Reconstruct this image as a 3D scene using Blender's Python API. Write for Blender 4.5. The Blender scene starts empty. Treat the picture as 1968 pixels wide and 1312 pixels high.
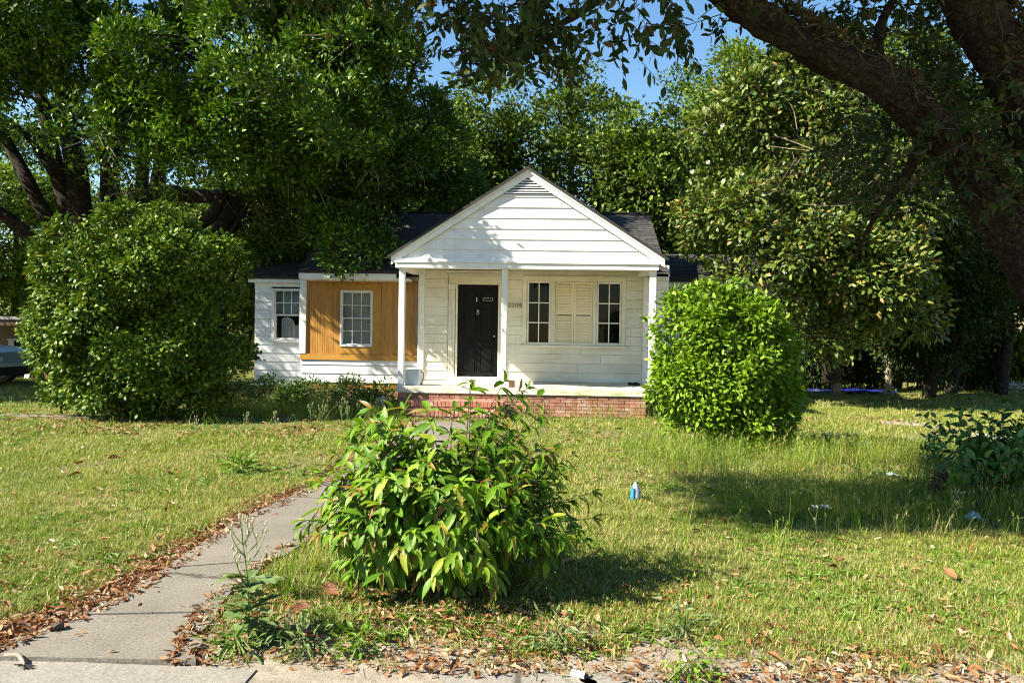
import bpy, math, random
import numpy as np
from mathutils import Vector, Matrix, noise as mnoise

R = math.radians
sc = bpy.context.scene
col = sc.collection
random.seed(7)

# ------------------------------------------------------------------ camera
F = 1531.0                                   # focal length in pixels of the 1968 px wide photograph
EYE = Vector((0.0, 0.0, 1.62))
ROT = Matrix.Rotation(R(3.0), 3, 'Z') @ Matrix.Rotation(R(89.5), 3, 'X') @ Matrix.Rotation(R(0.85), 3, 'Z')
cam = bpy.data.cameras.new('camera')
cam_ob = bpy.data.objects.new('camera', cam)
col.objects.link(cam_ob)
cam.sensor_width = 36.0
cam.lens = 36.0 * F / 1968.0
cam.clip_end = 900.0
cam_ob.matrix_world = Matrix.Translation(EYE) @ ROT.to_4x4()
sc.camera = cam_ob

# ------------------------------------------------------------------ light
SUN_AZ, SUN_EL = R(67.0), R(38.5)            # azimuth from the house front's normal, towards the left
SUN = Vector((-math.sin(SUN_AZ) * math.cos(SUN_EL), -math.cos(SUN_AZ) * math.cos(SUN_EL), math.sin(SUN_EL)))
SX, SY = -SUN.x / SUN.z, -SUN.y / SUN.z      # where a point's shadow falls per metre of height
world = bpy.data.worlds.new('World')
sc.world = world
world.use_nodes = True
wn = world.node_tree
wn.nodes.clear()
sky = wn.nodes.new('ShaderNodeTexSky')
sky.sky_type = 'NISHITA'
sky.sun_disc = False
sky.sun_elevation = SUN_EL
sky.sun_rotation = math.atan2(SUN.x, SUN.y)
sky.air_density = 1.2
sky.dust_density = 0.0
sky.ozone_density = 2.0
bg = wn.nodes.new('ShaderNodeBackground')
bg.inputs['Strength'].default_value = 0.058
wo = wn.nodes.new('ShaderNodeOutputWorld')
hs = wn.nodes.new('ShaderNodeHueSaturation')
hs.inputs['Saturation'].default_value = 1.2
wn.links.new(sky.outputs[0], hs.inputs['Color'])
wn.links.new(hs.outputs[0], bg.inputs[0])
wn.links.new(bg.outputs[0], wo.inputs[0])
sl = bpy.data.lights.new('sun', 'SUN')
sl.energy = 5.0
sl.angle = R(0.55)
sl.color = (1.0, 0.92, 0.76)
so = bpy.data.objects.new('sun', sl)
col.objects.link(so)
so.rotation_euler = SUN.to_track_quat('Z', 'Y').to_euler()
so.location = (-20, -10, 25)
sc.view_settings.view_transform = 'Standard'
sc.view_settings.look = 'None'
sc.view_settings.gamma = 1.0
sc.view_settings.use_curve_mapping = False
sc.view_settings.exposure = 1.85
sc.cycles.max_bounces = 5
sc.cycles.diffuse_bounces = 2
sc.cycles.glossy_bounces = 2
sc.cycles.transmission_bounces = 4
sc.cycles.transparent_max_bounces = 6
sc.cycles.use_denoising = True
sc.cycles.use_adaptive_sampling = False
sc.cycles.filter_width = 1.1
sc.cycles.denoiser = 'OPENIMAGEDENOISE'
sc.cycles.denoising_prefilter = 'ACCURATE'
sc.cycles.caustics_reflective = False
sc.cycles.caustics_refractive = False

# ------------------------------------------------------------------ picture -> place
def ray(px, py):
    return ROT @ Vector(((px - 984.0) / F, (656.0 - py) / F, -1.0))
def P(px, py, Y):
    d = ray(px, py)
    return EYE + d * (Y / d.y)
def G(px, py, z=0.0):
    d = ray(px, py)
    return EYE + d * ((z - EYE.z) / d.z)
def rect(x0, y0, x1, y1, Y):
    xm, ym = (x0 + x1) / 2, (y0 + y1) / 2
    return P(x0, ym, Y).x, P(x1, ym, Y).x, P(xm, y1, Y).z, P(xm, y0, Y).z

# ------------------------------------------------------------------ materials
def new_mat(name):
    m = bpy.data.materials.new(name)
    m.use_nodes = True
    nt = m.node_tree
    return m, nt, nt.nodes, nt.links, nt.nodes['Principled BSDF']
def ramp(nodes, links, fac, stops):
    r = nodes.new('ShaderNodeValToRGB')
    while len(r.color_ramp.elements) < len(stops):
        r.color_ramp.elements.new(0.5)
    for e, (p, c) in zip(r.color_ramp.elements, stops):
        e.position = p
        e.color = (*c, 1.0)
    links.new(fac, r.inputs[0])
    return r.outputs[0]
def noise_tex(nodes, links, scale, detail=6.0, rough=0.6, vec=None, dist=0.0, stretch=None):
    n = nodes.new('ShaderNodeTexNoise')
    n.inputs['Scale'].default_value = scale
    n.inputs['Detail'].default_value = detail
    n.inputs['Roughness'].default_value = rough
    n.inputs['Distortion'].default_value = dist
    if vec is None:
        t = nodes.new('ShaderNodeTexCoord')
        vec = t.outputs['Object']
    if stretch:
        mp = nodes.new('ShaderNodeMapping')
        mp.inputs['Scale'].default_value = stretch
        links.new(vec, mp.inputs[0])
        vec = mp.outputs[0]
    links.new(vec, n.inputs['Vector'])
    return n.outputs['Fac']
def mix(nodes, links, fac, a, b, mode='MIX'):
    m = nodes.new('ShaderNodeMix')
    m.data_type = 'RGBA'
    m.blend_type = mode
    for s, v in ((0, fac), (6, a), (7, b)):
        if isinstance(v, (int, float)):
            m.inputs[s].default_value = v
        elif isinstance(v, tuple):
            m.inputs[s].default_value = (*v, 1.0)
        else:
            links.new(v, m.inputs[s])
    return m.outputs[2]
def bump(nodes, links, h, strength, dist, b):
    bp = nodes.new('ShaderNodeBump')
    bp.inputs['Strength'].default_value = strength
    bp.inputs['Distance'].default_value = dist
    links.new(h, bp.inputs['Height'])
    links.new(bp.outputs[0], b.inputs['Normal'])
def surf(name, stops, scale, rough=0.7, bstr=0.3, bdist=0.01, bscale=None, stretch=None, obj_var=0.0, spec=0.5, extra=None, world_pos=False):
    """a surface whose colour wanders along STOPS by noise, with fine relief"""
    m, nt, n, l, b = new_mat(name)
    vec = None
    if world_pos:
        g = n.new('ShaderNodeNewGeometry')
        vec = g.outputs['Position']
    f = noise_tex(n, l, scale, stretch=stretch, vec=vec)
    c = ramp(n, l, f, stops)
    if extra:                                  # (noise scale, threshold lo, hi, colour, stretch)
        es, lo, hi, ec, est = extra
        f2 = noise_tex(n, l, es, 8, 0.7, stretch=est, vec=vec)
        k = ramp(n, l, f2, [(lo, (0, 0, 0)), (hi, (1, 1, 1))])
        c = mix(n, l, k, c, ec)
    if obj_var:
        oi = n.new('ShaderNodeObjectInfo')
        v = ramp(n, l, oi.outputs['Random'], [(0, (1 - obj_var,) * 3), (1, (1 + obj_var,) * 3)])
        c = mix(n, l, 1.0, c, v, 'MULTIPLY')
    l.new(c, b.inputs['Base Color'])
    b.inputs['Roughness'].default_value = rough
    b.inputs['Specular IOR Level'].default_value = spec
    if bstr:
        bump(n, l, noise_tex(n, l, bscale or scale * 6, 6, 0.65, stretch=stretch, vec=vec), bstr, bdist, b)
    return m
def leaf_mat(name, stops, trans, tfac=0.3, rough=0.42, spec=0.5, per_object=False, patch=0.0):
    m, nt, n, l, b = new_mat(name)
    if per_object:
        oi = n.new('ShaderNodeObjectInfo')
        rnd = oi.outputs['Random']
    else:
        g = n.new('ShaderNodeNewGeometry')
        rnd = g.outputs['Random Per Island']
    c = ramp(n, l, rnd, stops)
    if patch:
        g2 = n.new('ShaderNodeNewGeometry')
        f = noise_tex(n, l, 0.8, 3, 0.6, vec=g2.outputs['Position'])
        k = ramp(n, l, f, [(0.35, (1 - patch,) * 3), (0.65, (1 + patch,) * 3)])
        c = mix(n, l, 1.0, c, k, 'MULTIPLY')
    l.new(c, b.inputs['Base Color'])
    b.inputs['Roughness'].default_value = rough
    b.inputs['Specular IOR Level'].default_value = spec
    t = n.new('ShaderNodeBsdfTranslucent')
    l.new(mix(n, l, 1.0, c, trans, 'MULTIPLY'), t.inputs['Color'])
    ms = n.new('ShaderNodeMixShader')
    ms.inputs[0].default_value = tfac
    l.new(b.outputs[0], ms.inputs[1])
    l.new(t.outputs[0], ms.inputs[2])
    l.new(ms.outputs[0], n['Material Output'].inputs['Surface'])
    return m

M = {}
def old_paint(name, c0, c1, stain, peel):
    """white house paint with soot-grey washes, vertical dirt runs and small peeled spots"""
    m, nt, n, l, b = new_mat(name)
    g = n.new('ShaderNodeNewGeometry'); pos = g.outputs['Position']
    c = ramp(n, l, noise_tex(n, l, 1.4, 6, 0.6, vec=pos), [(0.3, c0), (0.62, c1)])
    f = noise_tex(n, l, 1.1, 8, 0.72, vec=pos, stretch=(1.0, 1.0, 1.8))
    c = mix(n, l, ramp(n, l, f, [(0.47, (0, 0, 0)), (0.70, (0.75,) * 3)]), c, stain)
    f = noise_tex(n, l, 7.0, 5, 0.6, vec=pos, stretch=(2.4, 2.4, 0.16))
    c = mix(n, l, ramp(n, l, f, [(0.56, (0, 0, 0)), (0.76, (0.55,) * 3)]), c, stain)
    f = noise_tex(n, l, 13.0, 9, 0.78, vec=pos, stretch=(0.8, 1.0, 1.7))
    c = mix(n, l, ramp(n, l, f, [(0.655, (0, 0, 0)), (0.70, (0.9,) * 3)]), c, peel)
    oi = n.new('ShaderNodeObjectInfo')
    c = mix(n, l, 1.0, c, ramp(n, l, oi.outputs['Random'], [(0, (0.95, 0.95, 0.94)), (1, (1.03, 1.03, 1.03))]), 'MULTIPLY')
    l.new(c, b.inputs['Base Color'])
    b.inputs['Roughness'].default_value = 0.6
    b.inputs['Specular IOR Level'].default_value = 0.35
    bump(n, l, noise_tex(n, l, 45.0, 6, 0.65, vec=pos), 0.15, 0.004, b)
    return m
M['white'] = old_paint('weathered_white_paint', (0.70, 0.71, 0.72), (0.82, 0.82, 0.81), (0.52, 0.53, 0.54), (0.34, 0.31, 0.28))
M['trim'] = old_paint('weathered_white_trim', (0.72, 0.72, 0.71), (0.82, 0.82, 0.80), (0.58, 0.57, 0.54), (0.36, 0.30, 0.24))
M['cream'] = old_paint('weathered_cream_paint', (0.62, 0.59, 0.50), (0.74, 0.72, 0.64), (0.54, 0.50, 0.40), (0.30, 0.25, 0.19))
M['ceiling'] = surf('cream_ceiling_paint', [(0.3, (0.64, 0.57, 0.40)), (0.6, (0.74, 0.67, 0.50))], 1.5, 0.6, 0.1, 0.004, 40)
M['stain'] = surf('orange_brown_stain', [(0.30, (0.29, 0.135, 0.024)), (0.55, (0.43, 0.210, 0.040)), (0.75, (0.53, 0.280, 0.066))], 5.0, 0.5, 0.3, 0.004, 30,
                  stretch=(3.0, 3.0, 0.35))
M['ochre'] = surf('ochre_board_paint', [(0.3, (0.35, 0.17, 0.022)), (0.7, (0.45, 0.23, 0.036))], 4.0, 0.5, 0.15, 0.003, 40)
M['black'] = surf('black_door_paint', [(0.35, (0.005, 0.005, 0.0055)), (0.7, (0.010, 0.010, 0.011))], 5.0, 0.6, 0.1, 0.003, 50,
                  extra=(11.0, 0.66, 0.74, (0.07, 0.07, 0.07), (1, 1, 0.5)))
M['black'].node_tree.nodes['Principled BSDF'].inputs['Specular IOR Level'].default_value = 0.12
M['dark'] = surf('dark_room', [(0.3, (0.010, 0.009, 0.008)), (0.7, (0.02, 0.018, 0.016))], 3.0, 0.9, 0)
M['roofing'] = surf('dark_asphalt_shingle', [(0.3, (0.020, 0.018, 0.017)), (0.7, (0.042, 0.038, 0.035))], 3.0, 0.9, 0.5, 0.006, 120)
for k in range(3):
    M['shingle%d' % k] = surf('asphalt_shingle_tone', [(0.3, tuple(v * (0.8 + 0.28 * k) for v in (0.022, 0.020, 0.019))), (0.7, tuple(v * (0.8 + 0.28 * k) for v in (0.044, 0.040, 0.037)))],
                              6.0, 0.92, 0.5, 0.006, 130)
M['brick'] = surf('red_brick', [(0.3, (0.25, 0.095, 0.060)), (0.55, (0.34, 0.150, 0.100)), (0.8, (0.40, 0.225, 0.165))], 9.0, 0.85, 0.5, 0.006, 70, obj_var=0.22,
                  extra=(5.0, 0.53, 0.72, (0.44, 0.38, 0.33), None))
M['mortar'] = surf('pale_mortar', [(0.3, (0.36, 0.30, 0.26)), (0.7, (0.50, 0.45, 0.40))], 8.0, 0.95, 0.5, 0.006, 60)
M['slab'] = surf('pale_porch_concrete', [(0.3, (0.50, 0.46, 0.36)), (0.6, (0.64, 0.60, 0.50))], 2.2, 0.85, 0.3, 0.004, 60,
                 extra=(3.5, 0.52, 0.66, (0.34, 0.36, 0.18), (0.6, 1, 2.0)))
M['bark'] = None
M['numeral'] = surf('weathered_brass', [(0.3, (0.20, 0.15, 0.08)), (0.7, (0.30, 0.24, 0.14))], 20, 0.6, 0)
M['steel'] = surf('dull_steel', [(0.3, (0.35, 0.35, 0.36)), (0.7, (0.5, 0.5, 0.5))], 12, 0.4, 0)

def bark_mat(name, dark, light, scale, moss=None):
    m, nt, n, l, b = new_mat(name)
    t = n.new('ShaderNodeTexCoord')
    nz = noise_tex(n, l, scale, 10, 0.72, vec=t.outputs['Object'], dist=1.2)
    n2 = noise_tex(n, l, scale * 4.5, 6, 0.7, vec=t.outputs['Object'], dist=0.6)
    v = n.new('ShaderNodeTexVoronoi')
    v.feature = 'DISTANCE_TO_EDGE'
    v.inputs['Scale'].default_value = scale * 2.4
    l.new(mix(n, l, 0.35, t.outputs['Object'], nz), v.inputs['Vector'])
    crack = ramp(n, l, v.outputs['Distance'], [(0.0, (0, 0, 0)), (0.10, (1, 1, 1))])
    c = ramp(n, l, nz, [(0.32, dark), (0.68, light)])
    c = mix(n, l, 1.0, c, ramp(n, l, n2, [(0.35, (0.55, 0.55, 0.55)), (0.6, (1.05, 1.05, 1.05))]), 'MULTIPLY')
    c = mix(n, l, 0.35, c, mix(n, l, 1.0, c, crack, 'MULTIPLY'))
    if moss:
        k = ramp(n, l, noise_tex(n, l, 2.2, 6, 0.7), [(0.52, (0, 0, 0)), (0.68, (1, 1, 1))])
        c = mix(n, l, k, c, moss)
    l.new(c, b.inputs['Base Color'])
    b.inputs['Roughness'].default_value = 0.95
    b.inputs['Specular IOR Level'].default_value = 0.2
    hsum = mix(n, l, 0.6, crack, mix(n, l, 0.5, nz, n2))
    bump(n, l, hsum, 1.0, 0.05, b)
    return m
M['bark'] = bark_mat('grey_brown_bark', (0.022, 0.018, 0.014), (0.085, 0.068, 0.052), 5.0)
M['oak_bark'] = bark_mat('dark_furrowed_oak_bark', (0.018, 0.013, 0.009), (0.062, 0.044, 0.030), 7.0, (0.040, 0.038, 0.020))
M['twig'] = surf('brown_twig', [(0.3, (0.035, 0.025, 0.015)), (0.7, (0.085, 0.06, 0.04))], 20, 0.9, 0)
M['pale_twig'] = surf('pale_dead_twig', [(0.3, (0.15, 0.12, 0.09)), (0.7, (0.27, 0.23, 0.18))], 20, 0.9, 0)
M['green_stem'] = surf('green_stem', [(0.3, (0.09, 0.13, 0.03)), (0.7, (0.16, 0.20, 0.06))], 20, 0.7, 0)

def greens(d, m_, l_, odd=None):
    s = [(0.0, d), (0.5, m_), (0.93 if odd else 1.0, l_)]
    if odd:
        s += [(0.965, odd)]
    return s
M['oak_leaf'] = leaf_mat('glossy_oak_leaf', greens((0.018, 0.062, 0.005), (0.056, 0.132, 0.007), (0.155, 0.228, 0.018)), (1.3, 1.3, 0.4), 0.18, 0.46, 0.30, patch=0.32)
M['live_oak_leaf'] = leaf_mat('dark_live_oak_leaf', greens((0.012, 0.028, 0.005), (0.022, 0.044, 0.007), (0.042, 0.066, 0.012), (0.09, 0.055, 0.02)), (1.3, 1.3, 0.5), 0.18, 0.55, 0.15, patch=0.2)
M['back_leaf'] = leaf_mat('olive_woodland_leaf', greens((0.018, 0.044, 0.005), (0.056, 0.098, 0.008), (0.135, 0.175, 0.018)), (1.25, 1.3, 0.4), 0.20, 0.6, 0.22, patch=0.5)
M['far_leaf'] = leaf_mat('yellow_green_far_leaf', greens((0.07, 0.12, 0.012), (0.11, 0.17, 0.018), (0.16, 0.21, 0.03)), (1.2, 1.3, 0.4), 0.30, 0.65, 0.18, patch=0.25)
M['magnolia_leaf'] = leaf_mat('glossy_magnolia_leaf', greens((0.028, 0.060, 0.008), (0.076, 0.118, 0.013), (0.165, 0.190, 0.036), (0.22, 0.15, 0.04)), (1.2, 1.2, 0.5), 0.16, 0.45, 0.30, patch=0.2)
M['camellia_leaf'] = leaf_mat('glossy_yellow_green_leaf', greens((0.028, 0.076, 0.006), (0.068, 0.132, 0.008), (0.155, 0.215, 0.016), (0.17, 0.16, 0.03)), (1.2, 1.2, 0.4), 0.14, 0.45, 0.20, patch=0.15)
M['lime_leaf'] = leaf_mat('bright_lime_leaf', greens((0.075, 0.155, 0.006), (0.125, 0.220, 0.010), (0.190, 0.285, 0.018)), (1.2, 1.3, 0.4), 0.24, 0.5, 0.22, patch=0.12)
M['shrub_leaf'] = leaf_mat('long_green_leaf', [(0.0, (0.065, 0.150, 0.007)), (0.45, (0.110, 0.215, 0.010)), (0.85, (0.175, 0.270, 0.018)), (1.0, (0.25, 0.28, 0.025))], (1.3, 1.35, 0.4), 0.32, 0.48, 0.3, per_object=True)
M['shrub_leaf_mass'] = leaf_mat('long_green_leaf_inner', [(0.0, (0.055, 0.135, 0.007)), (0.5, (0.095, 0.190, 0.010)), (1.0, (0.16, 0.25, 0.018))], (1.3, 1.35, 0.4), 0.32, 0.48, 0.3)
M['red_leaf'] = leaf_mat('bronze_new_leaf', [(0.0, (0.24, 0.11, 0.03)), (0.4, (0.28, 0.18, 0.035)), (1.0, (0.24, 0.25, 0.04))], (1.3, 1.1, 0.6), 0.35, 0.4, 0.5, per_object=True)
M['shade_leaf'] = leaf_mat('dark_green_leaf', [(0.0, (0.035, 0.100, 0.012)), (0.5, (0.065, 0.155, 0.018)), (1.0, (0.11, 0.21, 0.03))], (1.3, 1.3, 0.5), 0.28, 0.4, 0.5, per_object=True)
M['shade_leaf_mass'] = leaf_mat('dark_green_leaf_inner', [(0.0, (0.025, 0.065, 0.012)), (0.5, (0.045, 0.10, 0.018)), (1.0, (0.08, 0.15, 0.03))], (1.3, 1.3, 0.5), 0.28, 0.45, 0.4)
M['weed_leaf'] = leaf_mat('grey_green_weed_leaf', [(0.0, (0.07, 0.12, 0.03)), (0.5, (0.11, 0.17, 0.05)), (1.0, (0.17, 0.23, 0.09))], (1.2, 1.2, 0.5), 0.3, 0.55, 0.4)
M['seed'] = leaf_mat('pale_seed_head', [(0.0, (0.34, 0.32, 0.16)), (0.5, (0.45, 0.42, 0.26)), (1.0, (0.55, 0.52, 0.36))], (1, 1, 0.9), 0.3, 0.8, 0.2)
M['puff'] = leaf_mat('white_seed_puff', [(0.0, (0.62, 0.61, 0.56)), (1.0, (0.78, 0.77, 0.72))], (1, 1, 1), 0.4, 0.9, 0.1)
M['fern'] = leaf_mat('dry_fern_frond', [(0.0, (0.045, 0.040, 0.018)), (0.5, (0.075, 0.062, 0.028)), (0.85, (0.10, 0.085, 0.035)), (1.0, (0.06, 0.09, 0.02))], (1.2, 1.1, 0.6), 0.2, 0.7, 0.2)
M['flower'] = leaf_mat('cream_petal', [(0.0, (0.7, 0.66, 0.52)), (1.0, (0.8, 0.77, 0.66))], (1, 1, 0.8), 0.3, 0.5, 0.3)
M['dry_leaf'] = leaf_mat('fallen_brown_leaf', [(0.0, (0.105, 0.040, 0.015)), (0.3, (0.19, 0.080, 0.028)), (0.6, (0.27, 0.135, 0.058)), (0.85, (0.36, 0.235, 0.13)), (1.0, (0.50, 0.39, 0.27))], (1.1, 0.9, 0.6), 0.15, 0.65, 0.25, per_object=True)

def grass_mat(name, dry):
    m, nt, n, l, b = new_mat(name)
    oi = n.new('ShaderNodeObjectInfo')
    g = n.new('ShaderNodeNewGeometry')
    base = ramp(n, l, oi.outputs['Random'], [(0.0, (0.085, 0.165, 0.008)), (0.45, (0.135, 0.212, 0.012)), (0.8, (0.195, 0.250, 0.022)), (1.0, (0.28, 0.27, 0.055))])
    straw = ramp(n, l, g.outputs['Random Per Island'], [(0.0, (0.38, 0.31, 0.135)), (1.0, (0.50, 0.43, 0.22))])
    f = noise_tex(n, l, 0.9, 5, 0.65, vec=oi.outputs['Location'])
    k = ramp(n, l, f, [(0.34, (0.05, 0.05, 0.05)), (0.62, (dry, dry, dry))])
    thr = n.new('ShaderNodeMath'); thr.operation = 'LESS_THAN'
    l.new(g.outputs['Random Per Island'], thr.inputs[0]); l.new(k, thr.inputs[1])
    c = mix(n, l, thr.outputs[0], base, straw)
    f2 = noise_tex(n, l, 0.35, 4, 0.6, vec=oi.outputs['Location'])
    c = mix(n, l, 1.0, c, ramp(n, l, f2, [(0.35, (0.80, 0.92, 0.80)), (0.65, (1.12, 1.06, 1.0))]), 'MULTIPLY')
    l.new(c, b.inputs['Base Color'])
    b.inputs['Roughness'].default_value = 0.5
    b.inputs['Specular IOR Level'].default_value = 0.35
    t = n.new('ShaderNodeBsdfTranslucent')
    l.new(mix(n, l, 1.0, c, (1.2, 1.25, 0.6), 'MULTIPLY'), t.inputs['Color'])
    ms = n.new('ShaderNodeMixShader'); ms.inputs[0].default_value = 0.3
    l.new(b.outputs[0], ms.inputs[1]); l.new(t.outputs[0], ms.inputs[2])
    l.new(ms.outputs[0], n['Material Output'].inputs['Surface'])
    return m
M['grass'] = grass_mat('lawn_grass', 0.45)
M['tall_grass'] = grass_mat('tall_seeding_grass', 0.40)

# ------------------------------------------------------------------ object helpers
def tag(o, label=None, cat=None, group=None, kind=None):
    if label: o['label'] = label
    if cat: o['category'] = cat
    if group: o['group'] = group
    if kind: o['kind'] = kind
    return o
def empty(name, loc, label, cat, group=None):
    o = bpy.data.objects.new(name, None)
    o.empty_display_size = 0.2
    o.location = loc
    col.objects.link(o)
    o['base'] = [loc[0], loc[1], loc[2]]
    return tag(o, label, cat, group)
def base_of(p):
    while p is not None and p.parent is not None:
        p = p.parent
    return np.array(p.location) if p is not None else np.zeros(3)

class MB:
    """collects shapes in world coordinates, then links them as one mesh object"""
    def __init__(s):
        s.v, s.f = [], []
    def add(s, vs, fs):
        o = len(s.v)
        s.v += [tuple(v) for v in vs]
        s.f += [tuple(i + o for i in f) for f in fs]
        return s
    def box(s, x0, x1, y0, y1, z0, z1):
        return s.add([(x0, y0, z0), (x1, y0, z0), (x1, y1, z0), (x0, y1, z0), (x0, y0, z1), (x1, y0, z1), (x1, y1, z1), (x0, y1, z1)],
                     [(0, 3, 2, 1), (4, 5, 6, 7), (0, 1, 5, 4), (1, 2, 6, 5), (2, 3, 7, 6), (3, 0, 4, 7)])
    def bbox(s, x0, x1, y0, y1, z0, z1, b):
        """box whose four long front and side edges are chamfered"""
        r = [(x0 + b, y0), (x1 - b, y0), (x1, y0 + b), (x1, y1), (x0, y1), (x0, y0 + b)]
        lo = [(x, y, z0) for x, y in r]; hi = [(x, y, z1) for x, y in r]
        n = len(r)
        return s.add(lo + hi, [tuple(range(n - 1, -1, -1)), tuple(range(n, 2 * n))] + [(i, (i + 1) % n, n + (i + 1) % n, n + i) for i in range(n)])
    def prism(s, pts, y0, y1):
        """closed outline of (x, z), counter-clockwise seen from the front, pushed from y0 back to y1"""
        n = len(pts)
        return s.add([(x, y0, z) for x, z in pts] + [(x, y1, z) for x, z in pts],
                     [tuple(range(n)), tuple(range(2 * n - 1, n - 1, -1))] + [(i, n + i, n + (i + 1) % n, (i + 1) % n) for i in range(n)])
    def lap(s, x0a, x1a, z0, x0b, x1b, z1, y, tb=0.022, tt=0.007):
        """a lapped board: thick lower edge, thin upper edge, ends may slant"""
        return s.add([(x0a, y - tb, z0), (x1a, y - tb, z0), (x1b, y - tt, z1), (x0b, y - tt, z1), (x0a, y, z0), (x1a, y, z0), (x1b, y, z1), (x0b, y, z1)],
                     [(0, 1, 2, 3), (7, 6, 5, 4), (0, 4, 5, 1), (3, 2, 6, 7), (0, 3, 7, 4), (1, 5, 6, 2)])
    def tube(s, pts, rad, sides=6, rough=0.0, cap=True, seed=0):
        pts = [Vector(p) for p in pts]
        n = len(pts)
        o = len(s.v)
        up = None
        for i, p in enumerate(pts):
            d = (pts[min(i + 1, n - 1)] - pts[max(i - 1, 0)])
            d = d.normalized() if d.length > 1e-9 else Vector((0, 0, 1))
            if up is None:
                up = d.orthogonal().normalized()
            else:
                up = (up - d * up.dot(d)); up = up.normalized() if up.length > 1e-6 else d.orthogonal().normalized()
            w = d.cross(up)
            r = rad[i] if hasattr(rad, '__len__') else rad
            for k in range(sides):
                a = 2 * math.pi * k / sides
                q = up * math.cos(a) + w * math.sin(a)
                rr = r
                if rough:
                    c = p + q * r
                    rr = r * (1 + rough * (mnoise.noise(c * 1.6 + Vector((seed, 0, 0))) + 0.6 * mnoise.noise(c * 5.0 + Vector((0, seed, 0))) + 0.35 * mnoise.noise(c * 14.0)))
                s.v.append(tuple(p + q * rr))
        for i in range(n - 1):
            for k in range(sides):
                a, b = o + i * sides + k, o + i * sides + (k + 1) % sides
                s.f.append((a, b, b + sides, a + sides))
        if cap:
            s.f.append(tuple(o + (n - 1) * sides + k for k in range(sides)))
            s.f.append(tuple(o + sides - 1 - k for k in range(sides)))
        return s
    def build(s, name, mat, parent=None, smooth=False):
        b = base_of(parent)
        me = bpy.data.meshes.new(name)
        me.from_pydata([(v[0] - b[0], v[1] - b[1], v[2] - b[2]) for v in s.v], [], s.f)
        me.materials.append(mat)
        if smooth:
            me.polygons.foreach_set('use_smooth', [True] * len(me.polygons))
        o = bpy.data.objects.new(name, me)
        if parent is not None:
            o.parent = parent
        col.objects.link(o)
        return o

def spline(pts, n):
    """Catmull-Rom through pts"""
    pts = [Vector(p) for p in pts]
    q = [2 * pts[0] - pts[1]] + pts + [2 * pts[-1] - pts[-2]]
    out = []
    m = len(pts) - 1
    for i in range(n + 1):
        t = i / n * m
        k = min(int(t), m - 1); u = t - k
        a, b, c, d = q[k:k + 4]
        out.append(0.5 * ((2 * b) + (c - a) * u + (2 * a - 5 * b + 4 * c - d) * u * u + (3 * b - a - 3 * c + d) * u ** 3))
    return out
def lerp_list(vals, n):
    m = len(vals) - 1
    return [vals[min(int(i / n * m), m - 1)] * (1 - (i / n * m - min(int(i / n * m), m - 1))) + vals[min(int(i / n * m), m - 1) + 1] * (i / n * m - min(int(i / n * m), m - 1)) for i in range(n + 1)]

def raw_mesh(name, V, Fc, mat, parent=None, smooth=False):
    """V (n,3) world, Fc (m,3) triangles"""
    V = V - base_of(parent)
    me = bpy.data.meshes.new(name)
    me.vertices.add(len(V)); me.loops.add(Fc.size); me.polygons.add(len(Fc))
    me.vertices.foreach_set('co', V.astype(np.float32).ravel())
    me.loops.foreach_set('vertex_index', Fc.astype(np.int32).ravel())
    me.polygons.foreach_set('loop_start', np.arange(0, Fc.size, 3, dtype=np.int32))
    me.polygons.foreach_set('loop_total', np.full(len(Fc), 3, dtype=np.int32))
    me.update(calc_edges=True)
    me.materials.append(mat)
    o = bpy.data.objects.new(name, me)
    if parent is not None:
        o.parent = parent
    col.objects.link(o)
    return o
def norm(a):
    return a / np.maximum(np.linalg.norm(a, axis=1, keepdims=True), 1e-9)
def leaf_arrays(C, A, N, L, W, fold=0.18, droop=0.12):
    A = norm(A); N = norm(N - A * np.sum(N * A, 1, keepdims=True)); S = np.cross(A, N)
    L = L[:, None]; W = W[:, None]
    V = np.empty((len(C), 4, 3))
    V[:, 0] = C
    V[:, 1] = C + A * L * 0.45 + S * W * 0.5 + N * W * fold
    V[:, 2] = C + A * L - N * L * droop
    V[:, 3] = C + A * L * 0.45 - S * W * 0.5 + N * W * fold
    i = np.arange(len(C))[:, None] * 4
    Fc = np.concatenate([i + np.array([0, 1, 2]), i + np.array([0, 2, 3])], 1).reshape(-1, 3)
    return V.reshape(-1, 3), Fc
def oval_arrays(C, A, N, L, W, fold=0.18, droop=0.12):
    """six-point leaf with rounded sides and a slight cup"""
    A = norm(A); N = norm(N - A * np.sum(N * A, 1, keepdims=True)); S = np.cross(A, N)
    L = L[:, None]; W = W[:, None]
    V = np.empty((len(C), 6, 3))
    V[:, 0] = C
    V[:, 1] = C + A * L * 0.32 + S * W * 0.46 + N * W * fold
    V[:, 2] = C + A * L * 0.70 + S * W * 0.42 + N * (W * fold - L * droop * 0.4)
    V[:, 3] = C + A * L - N * L * droop
    V[:, 4] = C + A * L * 0.70 - S * W * 0.42 + N * (W * fold - L * droop * 0.4)
    V[:, 5] = C + A * L * 0.32 - S * W * 0.46 + N * W * fold
    i = np.arange(len(C))[:, None] * 6
    Fc = np.concatenate([i + np.array(t) for t in ([0, 1, 5], [1, 2, 5], [5, 2, 4], [2, 3, 4])], 1).reshape(-1, 3)
    return V.reshape(-1, 3), Fc
def leaf_cloud(name, C, A, N, L, W, mat, parent=None, fold=0.18, droop=0.12, oval=False):
    V, Fc = (oval_arrays if oval else leaf_arrays)(C, A, N, L, W, fold, droop)
    return raw_mesh(name, V, Fc, mat, parent)

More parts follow.
